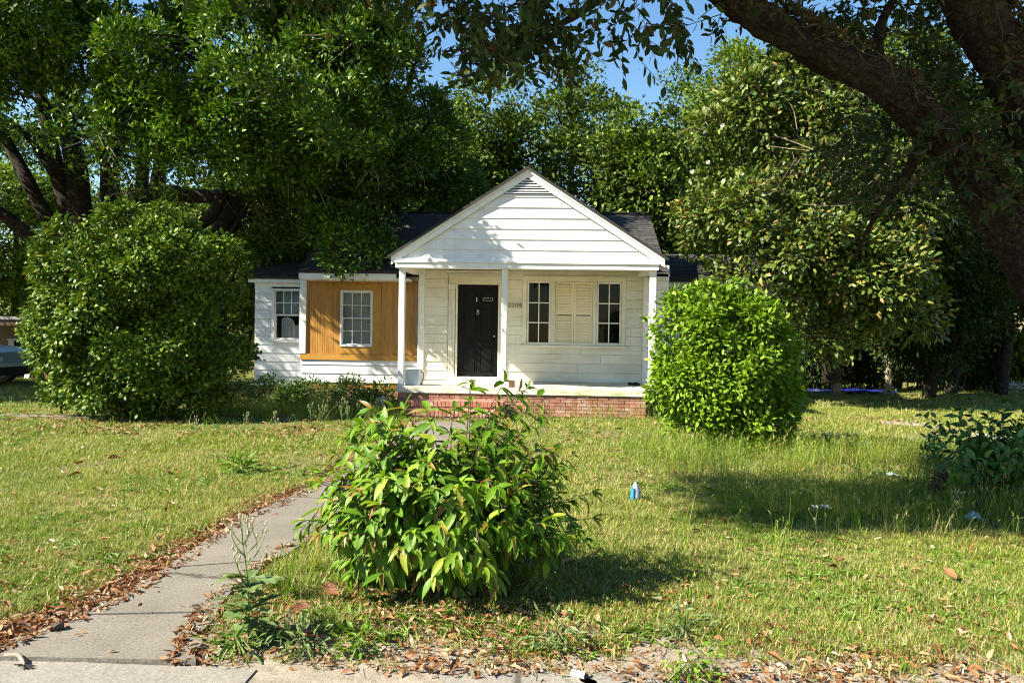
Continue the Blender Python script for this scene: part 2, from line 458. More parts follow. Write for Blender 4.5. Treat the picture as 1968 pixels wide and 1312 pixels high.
def blob(px, py, Y, rx, ry=None, ryd=None):
    """ellipsoid seen at (px, py) with radii in pixels; depth radius as wide"""
    ry = ry or rx
    k = Y / F
    return (np.array(P(px, py, Y)), np.array([rx * k, (ryd or rx) * k, ry * k]))
def shell_points(blobs, n, rng, shell, front):
    vol = np.array([b[1][0] * b[1][2] + b[1][1] * b[1][2] for b in blobs]); vol /= vol.sum()
    idx = rng.choice(len(blobs), n, p=vol)
    C0 = np.array([b[0] for b in blobs])[idx]; RR = np.array([b[1] for b in blobs])[idx]
    d = norm(rng.normal(size=(n, 3)))
    flip = (d[:, 1] > 0) & (rng.random(n) < front)
    d[flip, 1] *= -1
    r = shell + (1 - shell) * rng.random(n) ** 0.6
    return C0 + d * RR * r[:, None], norm(d / RR)
def sprays(blobs, n, rng, shell=0.7, front=0.65, keep=None, clusters=0, rc=0.7):
    """places for leaf sprays: on domed clusters that sit on the ellipsoids' shells"""
    if clusters:
        cp, co = shell_points(blobs, clusters, rng, shell, front)
        size = rc * (0.55 + 0.8 * rng.random(clusters))
        w = size ** 2; w /= w.sum()
        i = rng.choice(clusters, n, p=w)
        d = norm(rng.normal(size=(n, 3)) + co[i] * 0.7 + np.array([-0.15, -0.2, 0.75]))
        pos = cp[i] + d * (size[i] * (0.62 + 0.38 * rng.random(n)))[:, None] * np.array([1.0, 1.0, 0.75])
        out = norm(d + 0.35 * co[i])
    else:
        pos, out = shell_points(blobs, n, rng, shell, front)
    if keep is not None:
        k = keep(pos, rng)
        pos, out = pos[k], out[k]
    return pos, out
def foliage(name, pos, out, rng, mat, parent, per=22, sr=0.34, L=0.11, W=0.042, flat=0.55, droop=0.12, up=0.7, lift=-0.12, oval=False):
    n = len(pos)
    m = np.maximum(rng.poisson(per, n), 3)
    i = np.repeat(np.arange(n), m)
    o = out[i]
    size = (0.65 + 0.7 * rng.random(n))[i]
    off = rng.normal(size=(len(i), 3)) * 0.5
    off -= o * np.sum(off * o, 1, keepdims=True) * (1 - flat)
    C = pos[i] + off * sr * size[:, None]
    A = norm(off * 0.9 + o * 0.55 + rng.normal(size=off.shape) * 0.35 + np.array([0, 0, lift]))
    N = o * 0.5 + np.array([0, 0, up]) + rng.normal(size=off.shape) * 0.42
    Ls = L * (0.65 + 0.7 * rng.random(len(i))); Ws = Ls * (W / L) * (0.8 + 0.4 * rng.random(len(i)))
    return leaf_cloud(name, C, A, N, Ls, Ws, mat, parent, droop=droop, oval=oval)
def branch_set(mb, trunk_pts, ends, rng, r0=0.05, sides=4):
    """curved boughs from the nearest trunk point below each end"""
    T = np.array([tuple(p) for p in trunk_pts])
    for e in ends:
        dd = np.linalg.norm((T - e) * np.array([1, 1, 1.0]), axis=1) + np.where(T[:, 2] > e[2] - 0.2, 3.0, 0.0)
        s = T[np.argmin(dd)]
        ln = np.linalg.norm(e - s)
        mid1 = s + (e - s) * 0.35 + np.array([0, 0, 0.12 * ln]) + rng.normal(size=3) * 0.07 * ln
        mid2 = s + (e - s) * 0.7 + np.array([0, 0, 0.10 * ln]) + rng.normal(size=3) * 0.07 * ln
        r = r0 * (0.5 + 0.5 * rng.random()) * min(1.5, 0.4 + ln / 4)
        mb.tube(spline([s, mid1, mid2, e], 7), lerp_list([r, r * 0.6, r * 0.22], 7), sides, cap=False)

# ------------------------------------------------------------------ layout of the ground
YW = 17.80        # porch back wall
YB = 18.15        # panelled wall left of the porch
YL = 18.95        # left wing
YF = 15.75        # front edge of the porch
PATH_L = [G(-70, 1270), G(0, 1247), G(117, 1202), G(228, 1156), G(317, 1099), G(438, 1017), G(527, 971), G(578, 948), G(640, 914), G(715, 868), G(790, 812)]
PATH_R = [G(378, 1279), G(386, 1235), G(405, 1196), G(441, 1148), G(527, 1083), G(605, 1038), G(690, 985), G(745, 950), G(805, 908), G(868, 862), G(940, 812)]
NP = 40
PL = spline(PATH_L, NP); PR = spline(PATH_R, NP)
CEN = np.array([((a + b) / 2)[:2] for a, b in zip(PL, PR)])
HALF = np.array([((a - b).length) / 2 for a, b in zip(PL, PR)])
def path_dist(xy):
    """signed distance to the edge of the path (negative on it)"""
    d = np.full(len(xy), 1e9)
    for c0, c1, h0, h1 in zip(CEN[:-1], CEN[1:], HALF[:-1], HALF[1:]):
        e = c1 - c0
        t = np.clip(((xy - c0) @ e) / (e @ e), 0, 1)
        # half width measured across the path
        pr = c0 + t[:, None] * e
        d = np.minimum(d, np.linalg.norm(xy - pr, axis=1) - (h0 + (h1 - h0) * t) * 0.80)
    return d
def vnoise(xy, s, seed=0.0):
    return np.array([mnoise.noise(Vector((p[0] * s + seed, p[1] * s - seed, seed * 0.37))) for p in xy])

def ground_mat():
    m, nt, n, l, b = new_mat('lawn_soil')
    g = n.new('ShaderNodeNewGeometry')
    pos = g.outputs['Position']
    f1 = noise_tex(n, l, 0.8, 8, 0.65, vec=pos)
    f2 = noise_tex(n, l, 14.0, 8, 0.7, vec=pos)
    a = ramp(n, l, f2, [(0.30, (0.085, 0.066, 0.040)), (0.5, (0.16, 0.125, 0.065)), (0.7, (0.26, 0.21, 0.12))])
    gcol = ramp(n, l, f2, [(0.3, (0.055, 0.075, 0.016)), (0.55, (0.115, 0.135, 0.030)), (0.75, (0.20, 0.19, 0.06))])
    c = mix(n, l, ramp(n, l, f1, [(0.36, (0.35,) * 3), (0.6, (0.85,) * 3)]), a, gcol)
    # sandy grey soil near the pavement
    sx = n.new('ShaderNodeSeparateXYZ'); l.new(pos, sx.inputs[0])
    nm = n.new('ShaderNodeMath'); nm.operation = 'MULTIPLY_ADD'
    l.new(f1, nm.inputs[0]); nm.inputs[1].default_value = 1.6; l.new(sx.outputs['Y'], nm.inputs[2])
    near = n.new('ShaderNodeMapRange')
    near.inputs['From Min'].default_value = 4.9; near.inputs['From Max'].default_value = 5.5
    near.inputs['To Min'].default_value = 1.0; near.inputs['To Max'].default_value = 0.0
    l.new(nm.outputs[0], near.inputs['Value'])
    sand = ramp(n, l, f2, [(0.3, (0.20, 0.165, 0.125)), (0.55, (0.31, 0.265, 0.21)), (0.75, (0.42, 0.37, 0.30))])
    c = mix(n, l, near.outputs['Result'], c, sand)
    l.new(c, b.inputs['Base Color'])
    b.inputs['Roughness'].default_value = 0.95
    b.inputs['Specular IOR Level'].default_value = 0.15
    bump(n, l, noise_tex(n, l, 40.0, 8, 0.75, vec=pos), 0.8, 0.02, b)
    return m
gm = MB()
gm.add([(-300, -40, 0), (300, -40, 0), (300, 500, 0), (-300, 500, 0)], [(0, 1, 2, 3)])
tag(gm.build('ground', ground_mat()), kind='structure')

def concrete_mat(name, c0, c1, c2):
    m, nt, n, l, b = new_mat(name)
    g = n.new('ShaderNodeNewGeometry'); pos = g.outputs['Position']
    f1 = noise_tex(n, l, 1.3, 6, 0.65, vec=pos)
    f2 = noise_tex(n, l, 70.0, 4, 0.8, vec=pos)
    f3 = noise_tex(n, l, 9.0, 8, 0.75, vec=pos)
    c = ramp(n, l, f2, [(0.28, c0), (0.5, c1), (0.74, c2)])
    c = mix(n, l, 1.0, c, ramp(n, l, f1, [(0.3, (0.74, 0.72, 0.69)), (0.65, (1.06, 1.05, 1.03))]), 'MULTIPLY')
    c = mix(n, l, ramp(n, l, f3, [(0.62, (0, 0, 0)), (0.74, (0.6, 0.6, 0.6))]), c, (0.14, 0.11, 0.08))
    v = n.new('ShaderNodeTexVoronoi'); v.feature = 'DISTANCE_TO_EDGE'; v.inputs['Scale'].default_value = 0.55
    l.new(mix(n, l, 0.10, pos, noise_tex(n, l, 3.0, 6, 0.7, vec=pos, dist=1.0)), v.inputs['Vector'])
    c = mix(n, l, ramp(n, l, v.outputs['Distance'], [(0.004, (0.8, 0.8, 0.8)), (0.010, (0, 0, 0))]), c, (0.04, 0.033, 0.025))
    l.new(c, b.inputs['Base Color'])
    b.inputs['Roughness'].default_value = 0.9
    b.inputs['Specular IOR Level'].default_value = 0.3
    bump(n, l, f2, 0.6, 0.006, b)
    return m
M['walk'] = concrete_mat('aged_walkway_concrete', (0.085, 0.076, 0.062), (0.165, 0.150, 0.124), (0.28, 0.258, 0.220))
M['pave'] = concrete_mat('pale_pavement_concrete', (0.13, 0.12, 0.105), (0.22, 0.205, 0.182), (0.34, 0.32, 0.29))
# garden path: a slab with a wandering edge
path_ob = tag(bpy.data.objects.new('path', None), kind='structure')
col.objects.link(path_ob)
def path_edges(i):
    a, b_ = PL[i], PR[i]
    j = 0.035 * mnoise.noise(Vector((i * 0.9, 3.1, 0))); k = 0.07 * mnoise.noise(Vector((i * 0.8, 9.7, 0)))
    d = (a - b_).normalized()
    return a + d * j, b_ - d * k
cut = [0, 9, 16, 23, 30, NP]
for c0, c1 in zip(cut[:-1], cut[1:]):
    vs, fs = [], []
    m_ = c1 - c0
    zz = 0.030 + random.uniform(-0.004, 0.004)
    tz = random.uniform(-0.004, 0.004)
    for i in range(c0, c1 + 1):
        L_, R_ = path_edges(i)
        if i == c0 and c0: L2, R2 = path_edges(i + 1); L_ = L_.lerp(L2, 0.012 / max((L2 - L_).length, .01)); R_ = R_.lerp(R2, 0.012 / max((R2 - R_).length, .01))
        z = zz + tz * (i - c0) / m_
        vs += [(L_.x, L_.y, z), (R_.x, R_.y, z)]
    n2 = len(vs)
    vs += [(x, y, -0.05) for x, y, z in vs]
    for q in range(m_):
        a = 2 * q
        fs += [(a, a + 1, a + 3, a + 2), (n2 + a, a, a + 2, n2 + a + 2), (a + 1, n2 + a + 1, n2 + a + 3, a + 3)]
    fs += [(0, n2, n2 + 1, 1), (n2 - 2, n2 - 1, 2 * n2 - 1, 2 * n2 - 2)]
    MB().add(vs, fs).build('paving_slab', M['walk'], path_ob)
# brown bed of rotted leaves along the path's left edge
bed = MB(); bv, bf = [], []
for i, (a, b_) in enumerate(zip(PL, PR)):
    d = (a - b_).normalized(); w = max(0.05, (0.30 + 0.22 * mnoise.noise(Vector((i * 0.55, 1.3, 0)))) * (1.25 - a.y / 11.0))
    q = a + d * w
    bv += [(a.x - d.x * 0.1, a.y - d.y * 0.1, 0.004), (q.x, q.y, 0.004)]
    if i: bf.append((2 * i - 2, 2 * i, 2 * i + 1, 2 * i - 1))
bed.add(bv, bf)
tag(bed.build('soil_edge', surf('rotted_leaf_soil', [(0.3, (0.055, 0.028, 0.014)), (0.5, (0.12, 0.058, 0.028)), (0.72, (0.20, 0.105, 0.055))], 22, 0.95, 0.9, 0.02, 70, world_pos=True)), kind='structure')
# the near pavement: slabs with joints, the end lip of the path rising above them
pv = tag(bpy.data.objects.new('pavement', None), kind='structure')
e0, e1 = G(-200, 1258), G(420, 1283)
pv.location = (0, 0, 0); col.objects.link(pv)
slope = (e1.y - e0.y) / (e1.x - e0.x)
def edge_y(x): return e0.y + slope * (x - e0.x) - 0.012
xs = [-5.8, -4.2, -2.75, -1.38]
for x0, x1 in zip(xs[:-1], xs[1:]):
    z = 0.006 + 0.004 * random.random()
    MB().add([(x0, 2.2, z), (x1 - 0.012, 2.2, z), (x1 - 0.012, edge_y(x1), z), (x0, edge_y(x0), z), (x0, 2.2, -0.06), (x1 - 0.012, 2.2, -0.06), (x1 - 0.012, edge_y(x1), -0.06), (x0, edge_y(x0), -0.06)],
             [(0, 1, 2, 3), (4, 5, 1, 0), (5, 6, 2, 1), (6, 7, 3, 2), (7, 4, 0, 3)]).build('paving_slab', M['pave'], pv)
# bare patches of old pavement showing through the soil on the right
for (px, py, w, d) in ((985, 1308, 0.34, 0.10), (1240, 1310, 0.30, 0.09), (1480, 1309, 0.24, 0.05)):
    c = G(px, py)
    ring = []
    for k in range(22):
        a = 2 * math.pi * k / 22
        r = 1 + 0.28 * mnoise.noise(Vector((math.cos(a) * 1.5 + px, math.sin(a) * 1.5, 0.3))) + 0.1 * random.random()
        ring.append((c.x + w * r * math.cos(a), c.y + d * r * math.sin(a), 0.005))
    MB().add(ring, [tuple(range(22))]).build('bare_pavement', M['pave'], pv)

# grey dirt tracks on the right lawn, the pale strip on the left, the far road
M['dirt'] = surf('grey_dirt', [(0.3, (0.20, 0.17, 0.14)), (0.7, (0.34, 0.30, 0.26))], 3.0, 0.95, 0.6, 0.02, 30, world_pos=True)
M['road'] = surf('worn_grey_asphalt', [(0.3, (0.13, 0.13, 0.135)), (0.7, (0.22, 0.22, 0.22))], 2.0, 0.9, 0.4, 0.01, 60, world_pos=True)
def strip(name, pts, w, mat, z):
    pts = spline(pts, 24); v, f = [], []
    for i, p in enumerate(pts):
        d = (pts[min(i + 1, 24)] - pts[max(i - 1, 0)]); d.z = 0; d.normalize()
        s = Vector((-d.y, d.x, 0))
        a = w * (1 + 0.25 * mnoise.noise(p * 1.3)); b2 = w * (1 + 0.25 * mnoise.noise(p * 1.3 + Vector((9, 0, 0))))
        v += [(p + s * a)[:2] + (z,), (p - s * b2)[:2] + (z,)]
        if i: f.append((2 * i - 2, 2 * i - 1, 2 * i + 1, 2 * i))
    return tag(MB().add(v, f).build(name, mat), kind='structure')
strip('dirt_track', [G(1690, 812), G(1790, 818), G(1880, 836), G(2010, 850), G(2200, 870)], 0.30, M['dirt'], 0.004)
strip('dirt_track', [G(1560, 838), G(1680, 836), G(1790, 845)], 0.22, M['dirt'], 0.004)
strip('side_path', [G(-300, 795), G(-60, 797), G(120, 800), G(300, 803), G(420, 804), G(560, 806)], 0.17, M['walk'], 0.006)
rd = MB(); rd.add([(-300, 46, 0.006), (300, 46, 0.006), (300, 53, 0.006), (-300, 53, 0.006)], [(0, 1, 2, 3)])
tag(rd.build('road', M['road']), kind='structure')
sr = MB(); a0, a1, a2, a3 = G(1840, 746), G(2500, 768), G(2500, 748), G(1840, 735)
sr.add([(p.x, p.y, 0.005) for p in (a0, a1, a2, a3)], [(0, 1, 2, 3)])
tag(sr.build('road', M['road']), kind='structure')

# ================================================================== HOUSE
house = empty('house', (0.3, 18.5, 0.0), 'single-storey white clapboard house with gabled front porch and one orange-brown panelled bay', 'house')
FLOOR = 0.56
EXPO = 0.205
def boards(parent, x0, x1, z0, z1, y, mat, holes=(), phase=0.0):
    """lapped boards on a wall plane, cut around HOLES (x0, x1, z0, z1)"""
    z = z0 - phase
    while z < z1 - 0.01:
        a, b = max(z, z0), min(z + EXPO, z1)
        cuts = sorted({x0, x1} | {min(max(h[i], x0), x1) for h in holes for i in (0, 1)})
        cells = []
        for c0, c1 in zip(cuts[:-1], cuts[1:]):
            if c1 - c0 < 0.004: continue
            free = [(a, b)]
            for h in holes:
                if h[0] < (c0 + c1) / 2 < h[1]:
                    nf = []
                    for u, w in free:
                        if h[2] > u: nf.append((u, min(w, h[2])))
                        if h[3] < w: nf.append((max(u, h[3]), w))
                    free = [q for q in nf if q[1] - q[0] > 0.006]
            cells.append([c0, c1, free])
        run = []
        for c in cells:                                   # join neighbours that were cut alike
            if run and run[-1][2] == c[2] and abs(run[-1][1] - c[0]) < 1e-6: run[-1][1] = c[1]
            else: run.append(list(c))
        for c0, c1, free in run:
            for u, w in free:
                j = random.uniform(-0.0015, 0.0015)
                k = (u - a) / (b - a); k2 = (w - a) / (b - a)
                g = 0.008 if k < 0.01 else 0.0
                parts_ = [(c0, c1)]
                if c1 - c0 > 1.6 and random.random() < 0.55:
                    q = c0 + (c1 - c0) * random.uniform(0.25, 0.75); parts_ = [(c0, q - 0.002), (q + 0.002, c1)]
                for e0_, e1_ in parts_:
                    j2 = random.uniform(-0.0025, 0.0025)
                    MB().lap(e0_ + 0.001, e1_ - 0.001, u + j + g + j2, e0_ + 0.001, e1_ - 0.001, w + j, y, 0.028 - 0.018 * k, 0.028 - 0.018 * k2).build('siding_board', mat, parent)
        z += EXPO
def frame_box(mb, x0, x1, z0, z1, w, y0, y1, wb=None, wt=None):
    wb = w if wb is None else wb; wt = w if wt is None else wt
    mb.box(x0, x0 + w, y0, y1, z0, z1); mb.box(x1 - w, x1, y0, y1, z0, z1)
    if wb: mb.box(x0 + w, x1 - w, y0, y1, z0, z0 + wb)
    if wt: mb.box(x0 + w, x1 - w, y0, y1, z1 - wt, z1)
    return mb
def glass_mat():
    m, nt, n, l, b = new_mat('window_glass')
    tr = n.new('ShaderNodeBsdfTransparent'); tr.inputs[0].default_value = (0.82, 0.86, 0.86, 1)
    gl = n.new('ShaderNodeBsdfGlossy'); gl.inputs['Roughness'].default_value = 0.03
    gl.inputs[0].default_value = (0.9, 0.9, 0.9, 1)
    fr = n.new('ShaderNodeFresnel'); fr.inputs['IOR'].default_value = 1.28
    ms = n.new('ShaderNodeMixShader')
    l.new(fr.outputs[0], ms.inputs[0]); l.new(tr.outputs[0], ms.inputs[1]); l.new(gl.outputs[0], ms.inputs[2])
    l.new(ms.outputs[0], n['Material Output'].inputs['Surface'])
    return m
M['glass'] = glass_mat()
M['blind'] = surf('pale_window_blind', [(0.3, (0.34, 0.39, 0.38)), (0.7, (0.46, 0.50, 0.49))], 2.0, 0.6, 0)
M['curtain'] = surf('white_curtain_cloth', [(0.3, (0.5, 0.48, 0.44)), (0.7, (0.68, 0.66, 0.62))], 3.0, 0.9, 0.3, 0.01, 20)
M['sashgrey'] = surf('grey_white_sash_paint', [(0.3, (0.60, 0.61, 0.62)), (0.7, (0.74, 0.74, 0.74))], 4.0, 0.5, 0.1, 0.003, 40)
def sash(win, x0, x1, z0, z1, y, cols, rows, mat, w=0.04, bar=0.018, fname='sash'):
    """glazed sash: frame with bars, one pane object per light"""
    mb = frame_box(MB(), x0, x1, z0, z1, w, y - 0.035, y + 0.005)
    iw, ih = (x1 - x0 - 2 * w), (z1 - z0 - 2 * w)
    for c in range(1, cols):
        xx = x0 + w + iw * c / cols
        mb.box(xx - bar / 2, xx + bar / 2, y - 0.024, y + 0.003, z0 + w, z1 - w)
    for r in range(1, rows):
        zz = z0 + w + ih * r / rows
        for c in range(cols):
            mb.box(x0 + w + iw * c / cols + (bar / 2 if c else 0), x0 + w + iw * (c + 1) / cols - (bar / 2 if c < cols - 1 else 0), y - 0.022, y + 0.003, zz - bar / 2, zz + bar / 2)
    mb.build(fname, mat, win)
    for c in range(cols):
        for r in range(rows):
            xa = x0 + w + iw * c / cols; xb = xa + iw / cols
            za = z0 + w + ih * r / rows; zb = za + ih / rows
            MB().add([(xa - 0.002, y - 0.006, za - 0.002), (xb + 0.002, y - 0.006, za - 0.002), (xb + 0.002, y - 0.0065, zb + 0.002), (xa - 0.002, y - 0.0065, zb + 0.002)], [(0, 1, 2, 3)]).build('pane', M['glass'], win)

# ---- main front wall (porch back wall) : px 805 .. 1282
xA, xB = P(806, 640, YW).x, P(1284, 640, YW).x
YP = 15.93
bz = P(1015, 517.5, YP).z                                   # underside of the beam
zC = bz + 0.158                                              # porch ceiling
D = rect(872, 546, 960, 738, YW)                            # door opening and its trim
WIN = rect(1004.5, 533.5, 1202, 664, YW)
wall = MB()
WT = 0.16
def wall_with_holes(x0, x1, z0, z1, y, holes, t=WT):
    mb = MB()
    xs_ = sorted({x0, x1} | {h[0] for h in holes} | {h[1] for h in holes})
    for a, b in zip(xs_[:-1], xs_[1:]):
        hs = sorted([h for h in holes if h[0] < (a + b) / 2 < h[1]], key=lambda h: h[2])
        z = z0
        for h in hs:
            if h[2] > z + 1e-4: mb.box(a, b, y, y + t, z, h[2])
            z = max(z, h[3])
        if z < z1 - 1e-4: mb.box(a, b, y, y + t, z, z1)
    return mb
door_o = rect(879, 546.5, 957, 724, YW)
win_l = rect(1013, 540.5, 1058, 661, YW); win_r = rect(1147, 542.5, 1194, 662, YW); shut_o = rect(1067, 541.5, 1139, 663, YW)
w_main = wall_with_holes(xA, xB, 0.50, 3.2, YW, [door_o, win_l, win_r, shut_o]).build('wall', M['cream'], house)
dtrim = rect(859, 519, 977, 737, YW)
porch_holes = [(dtrim[0] + 0.02, dtrim[1] - 0.03, 0.0, dtrim[3] - 0.05), (WIN[0] + 0.02, WIN[1] - 0.02, WIN[2] + 0.01, WIN[3] - 0.02)]
xPil = P(1240, 640, YW).x
boards(w_main, xA + 0.05, xPil - 0.05, FLOOR + 0.02, zC + 0.02, YW, M['cream'], porch_holes)
boards(w_main, xPil + 0.055, xB, FLOOR - 0.1, zC + 0.02, YW, M['white'], [], 0.07)
# corner boards
MB().bbox(xA - 0.02, xA + 0.11, YW - 0.055, YW + 0.05, FLOOR + 0.003, zC + 0.01, 0.006).build('corner_board', M['trim'], house)
MB().bbox(xPil - 0.055, xPil + 0.055, YW - 0.07, YW + 0.02, FLOOR + 0.003, bz - 0.02, 0.006).build('corner_board', M['trim'], house)
MB().box(xPil - 0.08, xPil + 0.075, YW - 0.09, YW + 0.02, bz - 0.019, bz + 0.0).build('corner_board_cap', M['trim'], house)
# jagged return edge: siding ends of the porch wall seen against the bay
for k in range(11):
    z = FLOOR + 0.02 + EXPO * k
    MB().box(xA - 0.034 - 0.004 * (k % 2), xA - 0.021, YW - 0.03, YW + 0.3, z, z + EXPO - 0.008).build('siding_board', M['white'], w_main)
MB().box(xA - 0.018, xA + 0.10, YW + 0.06, YB + 0.1, 0.50, 3.0).build('wall', M['white'], house)

# room behind the openings
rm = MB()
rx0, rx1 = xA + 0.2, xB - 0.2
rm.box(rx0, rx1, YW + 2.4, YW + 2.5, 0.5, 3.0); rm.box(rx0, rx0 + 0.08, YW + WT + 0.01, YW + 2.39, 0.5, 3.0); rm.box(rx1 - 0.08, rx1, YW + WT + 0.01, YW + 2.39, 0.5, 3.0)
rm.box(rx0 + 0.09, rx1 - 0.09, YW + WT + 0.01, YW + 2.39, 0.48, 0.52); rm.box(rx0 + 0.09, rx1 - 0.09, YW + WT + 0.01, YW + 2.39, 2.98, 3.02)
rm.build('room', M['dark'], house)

# ---- front door
door = MB().box(door_o[0] + 0.01, door_o[1] - 0.01, YW + 0.03, YW + 0.07, door_o[2] + 0.004, door_o[3] - 0.004).build('door', M['black'], house)
dx0, dx1, dz0, dz1 = door_o
dw, dh = dx1 - dx0, dz1 - dz0
for r0, r1 in ((0.055, 0.32), (0.385, 0.735), (0.80, 0.935)):
    for c0, c1 in ((0.13, 0.47), (0.55, 0.88)):
        a, b, c, d = dx0 + dw * c0, dx0 + dw * c1, dz0 + dh * r0, dz0 + dh * r1
        mb = frame_box(MB(), a, b, c, d, 0.018, YW + 0.018, YW + 0.032)
        mb.bbox(a + 0.035, b - 0.035, YW + 0.020, YW + 0.032, c + 0.035, d - 0.035, 0.008)
        mb.build('door_panel', M['black'], door)
ml = frame_box(MB(), dx0 + dw * 0.62, dx0 + dw * 0.86, dz0 + dh * 0.825, dz0 + dh * 0.855, 0.008, YW + 0.008, YW + 0.019)
ml.build('mail_slot', M['steel'], door)
MB().box(dx0 + dw * 0.455, dx0 + dw * 0.475, YW + 0.014, YW + 0.029, dz0 + dh * 0.81, dz0 + dh * 0.86).build('peephole_plate', M['steel'], door)
kn = MB(); kn.tube([(dx0 + dw * 0.50, YW + 0.03, dz0 + dh * 0.715), (dx0 + dw * 0.50, YW + 0.006, dz0 + dh * 0.715)], [0.018, 0.022], 10)
kn.tube([(dx0 + dw * 0.50 + 0.028 * math.cos(t), YW + 0.004, dz0 + dh * 0.69 + 0.028 * math.sin(t)) for t in [i * math.pi / 5 for i in range(11)]], 0.005, 5)
kn.build('knocker', M['steel'], door)
kb = MB(); kb.tube([(dx1 - 0.08, YW + 0.03, dz0 + 0.92), (dx1 - 0.08, YW - 0.02, dz0 + 0.92), (dx1 - 0.08, YW - 0.035, dz0 + 0.92)], [0.014, 0.026, 0.015], 10); kb.build('handle', M['numeral'], door)
MB().box(door_o[0] - 0.03, door_o[1] + 0.03, YW - 0.07, YW + 0.03, FLOOR + 0.003, door_o[2] + 0.002).build('door_sill', M['trim'], house)
# door surround
ds = frame_box(MB(), door_o[0] - 0.035, door_o[1] + 0.035, door_o[2] + 0.004, door_o[3] + 0.035, 0.034, YW - 0.045, YW + 0.03, wb=0).build('door_frame', M['cream'], house)
pil_l = rect(862, 555, 874, 736, YW); pil_r = rect(960, 555, 972, 736, YW)
for p in (pil_l, pil_r):
    mb = MB().box(p[0], p[1], YW - 0.05, YW + 0.02, FLOOR + 0.15, p[3])
    n_fl = 4
    for k in range(n_fl):
        a = p[0] + 0.012 + (p[1] - p[0] - 0.024) * k / n_fl
        mb.box(a + 0.005, a + (p[1] - p[0] - 0.024) / n_fl - 0.005, YW - 0.062, YW - 0.051, FLOOR + 0.2, p[3] - 0.03)
    mb.box(p[0] - 0.012, p[1] + 0.012, YW - 0.065, YW + 0.02, FLOOR + 0.003, FLOOR + 0.149)
    mb.box(p[0] - 0.010, p[1] + 0.010, YW - 0.068, YW + 0.02, p[3] + 0.001, p[3] + 0.10)
    mb.build('pilaster', M['cream'], house)
ent = rect(861, 522, 974, 545, YW)
head = MB().box(pil_l[0], pil_r[1], YW - 0.05, YW + 0.02, pil_l[3] + 0.102, ent[3] - 0.10)
head.box(pil_l[0] - 0.02, pil_r[1] + 0.02, YW - 0.06, YW + 0.02, ent[3] - 0.098, ent[3] - 0.035)
head.box(pil_l[0] - 0.05, pil_r[1] + 0.05, YW - 0.10, YW + 0.02, ent[3] - 0.033, ent[3] - 0.012)
head.box(pil_l[0] - 0.075, pil_r[1] + 0.075, YW - 0.125, YW + 0.02, ent[3] - 0.011, ent[3] + 0.012)
head = head.build('door_head', M['cream'], house)
x = pil_l[0]
while x < pil_r[1] - 0.03:
    MB().box(x, x + 0.033, YW - 0.088, YW - 0.061, ent[3] - 0.092, ent[3] - 0.040).build('dentil', M['cream'], head)
    x += 0.062

# ---- porch window group
win = frame_box(MB(), WIN[0], WIN[1], WIN[2], WIN[3], 0.085, YW - 0.040, YW + 0.02, wb=0.06)
mull = [(win_l[1], shut_o[0]), (shut_o[1], win_r[0])]
for a, b in mull:
    win.box(a + 0.003, b - 0.003, YW - 0.036, YW + 0.02, WIN[2] + 0.06, WIN[3] - 0.085)
win = win.build('window', M['cream'], house)
for a, b in mull:
    MB().box((a + b) / 2 - 0.018, (a + b) / 2 + 0.018, YW - 0.052, YW - 0.036, WIN[2] + 0.06, WIN[3] - 0.086).build('mullion', M['cream'], win)
MB().box(WIN[0] - 0.03, WIN[1] + 0.03, YW - 0.085, YW + 0.02, WIN[2] - 0.055, WIN[2] - 0.001).build('window_sill', M['cream'], win)
MB().box(WIN[0] - 0.012, WIN[1] + 0.012, YW - 0.055, YW + 0.02, WIN[3] + 0.001, WIN[3] + 0.022).build('window_head', M['cream'], win)
for wv in (win_l, win_r):
    sash(win, wv[0] + 0.002, wv[1] - 0.002, wv[2], wv[3], YW + 0.030, 2, 3, M['trim'], 0.035, 0.022)
sx0, sx1, sz0, sz1 = shut_o
for k in range(2):
    a = sx0 + (sx1 - sx0) * k / 2 + 0.003; b = sx0 + (sx1 - sx0) * (k + 1) / 2 - 0.003
    sh = frame_box(MB(), a, b, sz0 + 0.01, sz1 - 0.004, 0.045, YW + 0.005, YW + 0.035)
    midz = sz0 + (sz1 - sz0) * 0.50
    sh.box(a + 0.045, b - 0.045, YW + 0.006, YW + 0.035, midz - 0.03, midz + 0.03)
    sh = sh.build('shutter', M['ceiling'], house)
    for lo, hi in ((sz0 + 0.056, midz - 0.031), (midz + 0.031, sz1 - 0.05)):
        z = lo
        while z < hi - 0.02:
            t = min(0.060, hi - z)
            tilt = 0.016 if (k == 0 and z < midz) else 0.009
            MB().add([(a + 0.046, YW + 0.012, z), (b - 0.046, YW + 0.012, z), (b - 0.046, YW + 0.012 + tilt, z + t - 0.004), (a + 0.046, YW + 0.012 + tilt, z + t - 0.004),
                      (a + 0.046, YW + 0.030, z), (b - 0.046, YW + 0.030, z), (b - 0.046, YW + 0.034, z + t - 0.004), (a + 0.046, YW + 0.034, z + t - 0.004)],
                     [(0, 1, 2, 3), (7, 6, 5, 4), (0, 4, 5, 1), (3, 2, 6, 7), (0, 3, 7, 4), (1, 5, 6, 2)]).build('louvre_slat', M['ceiling'], sh)
            z += t
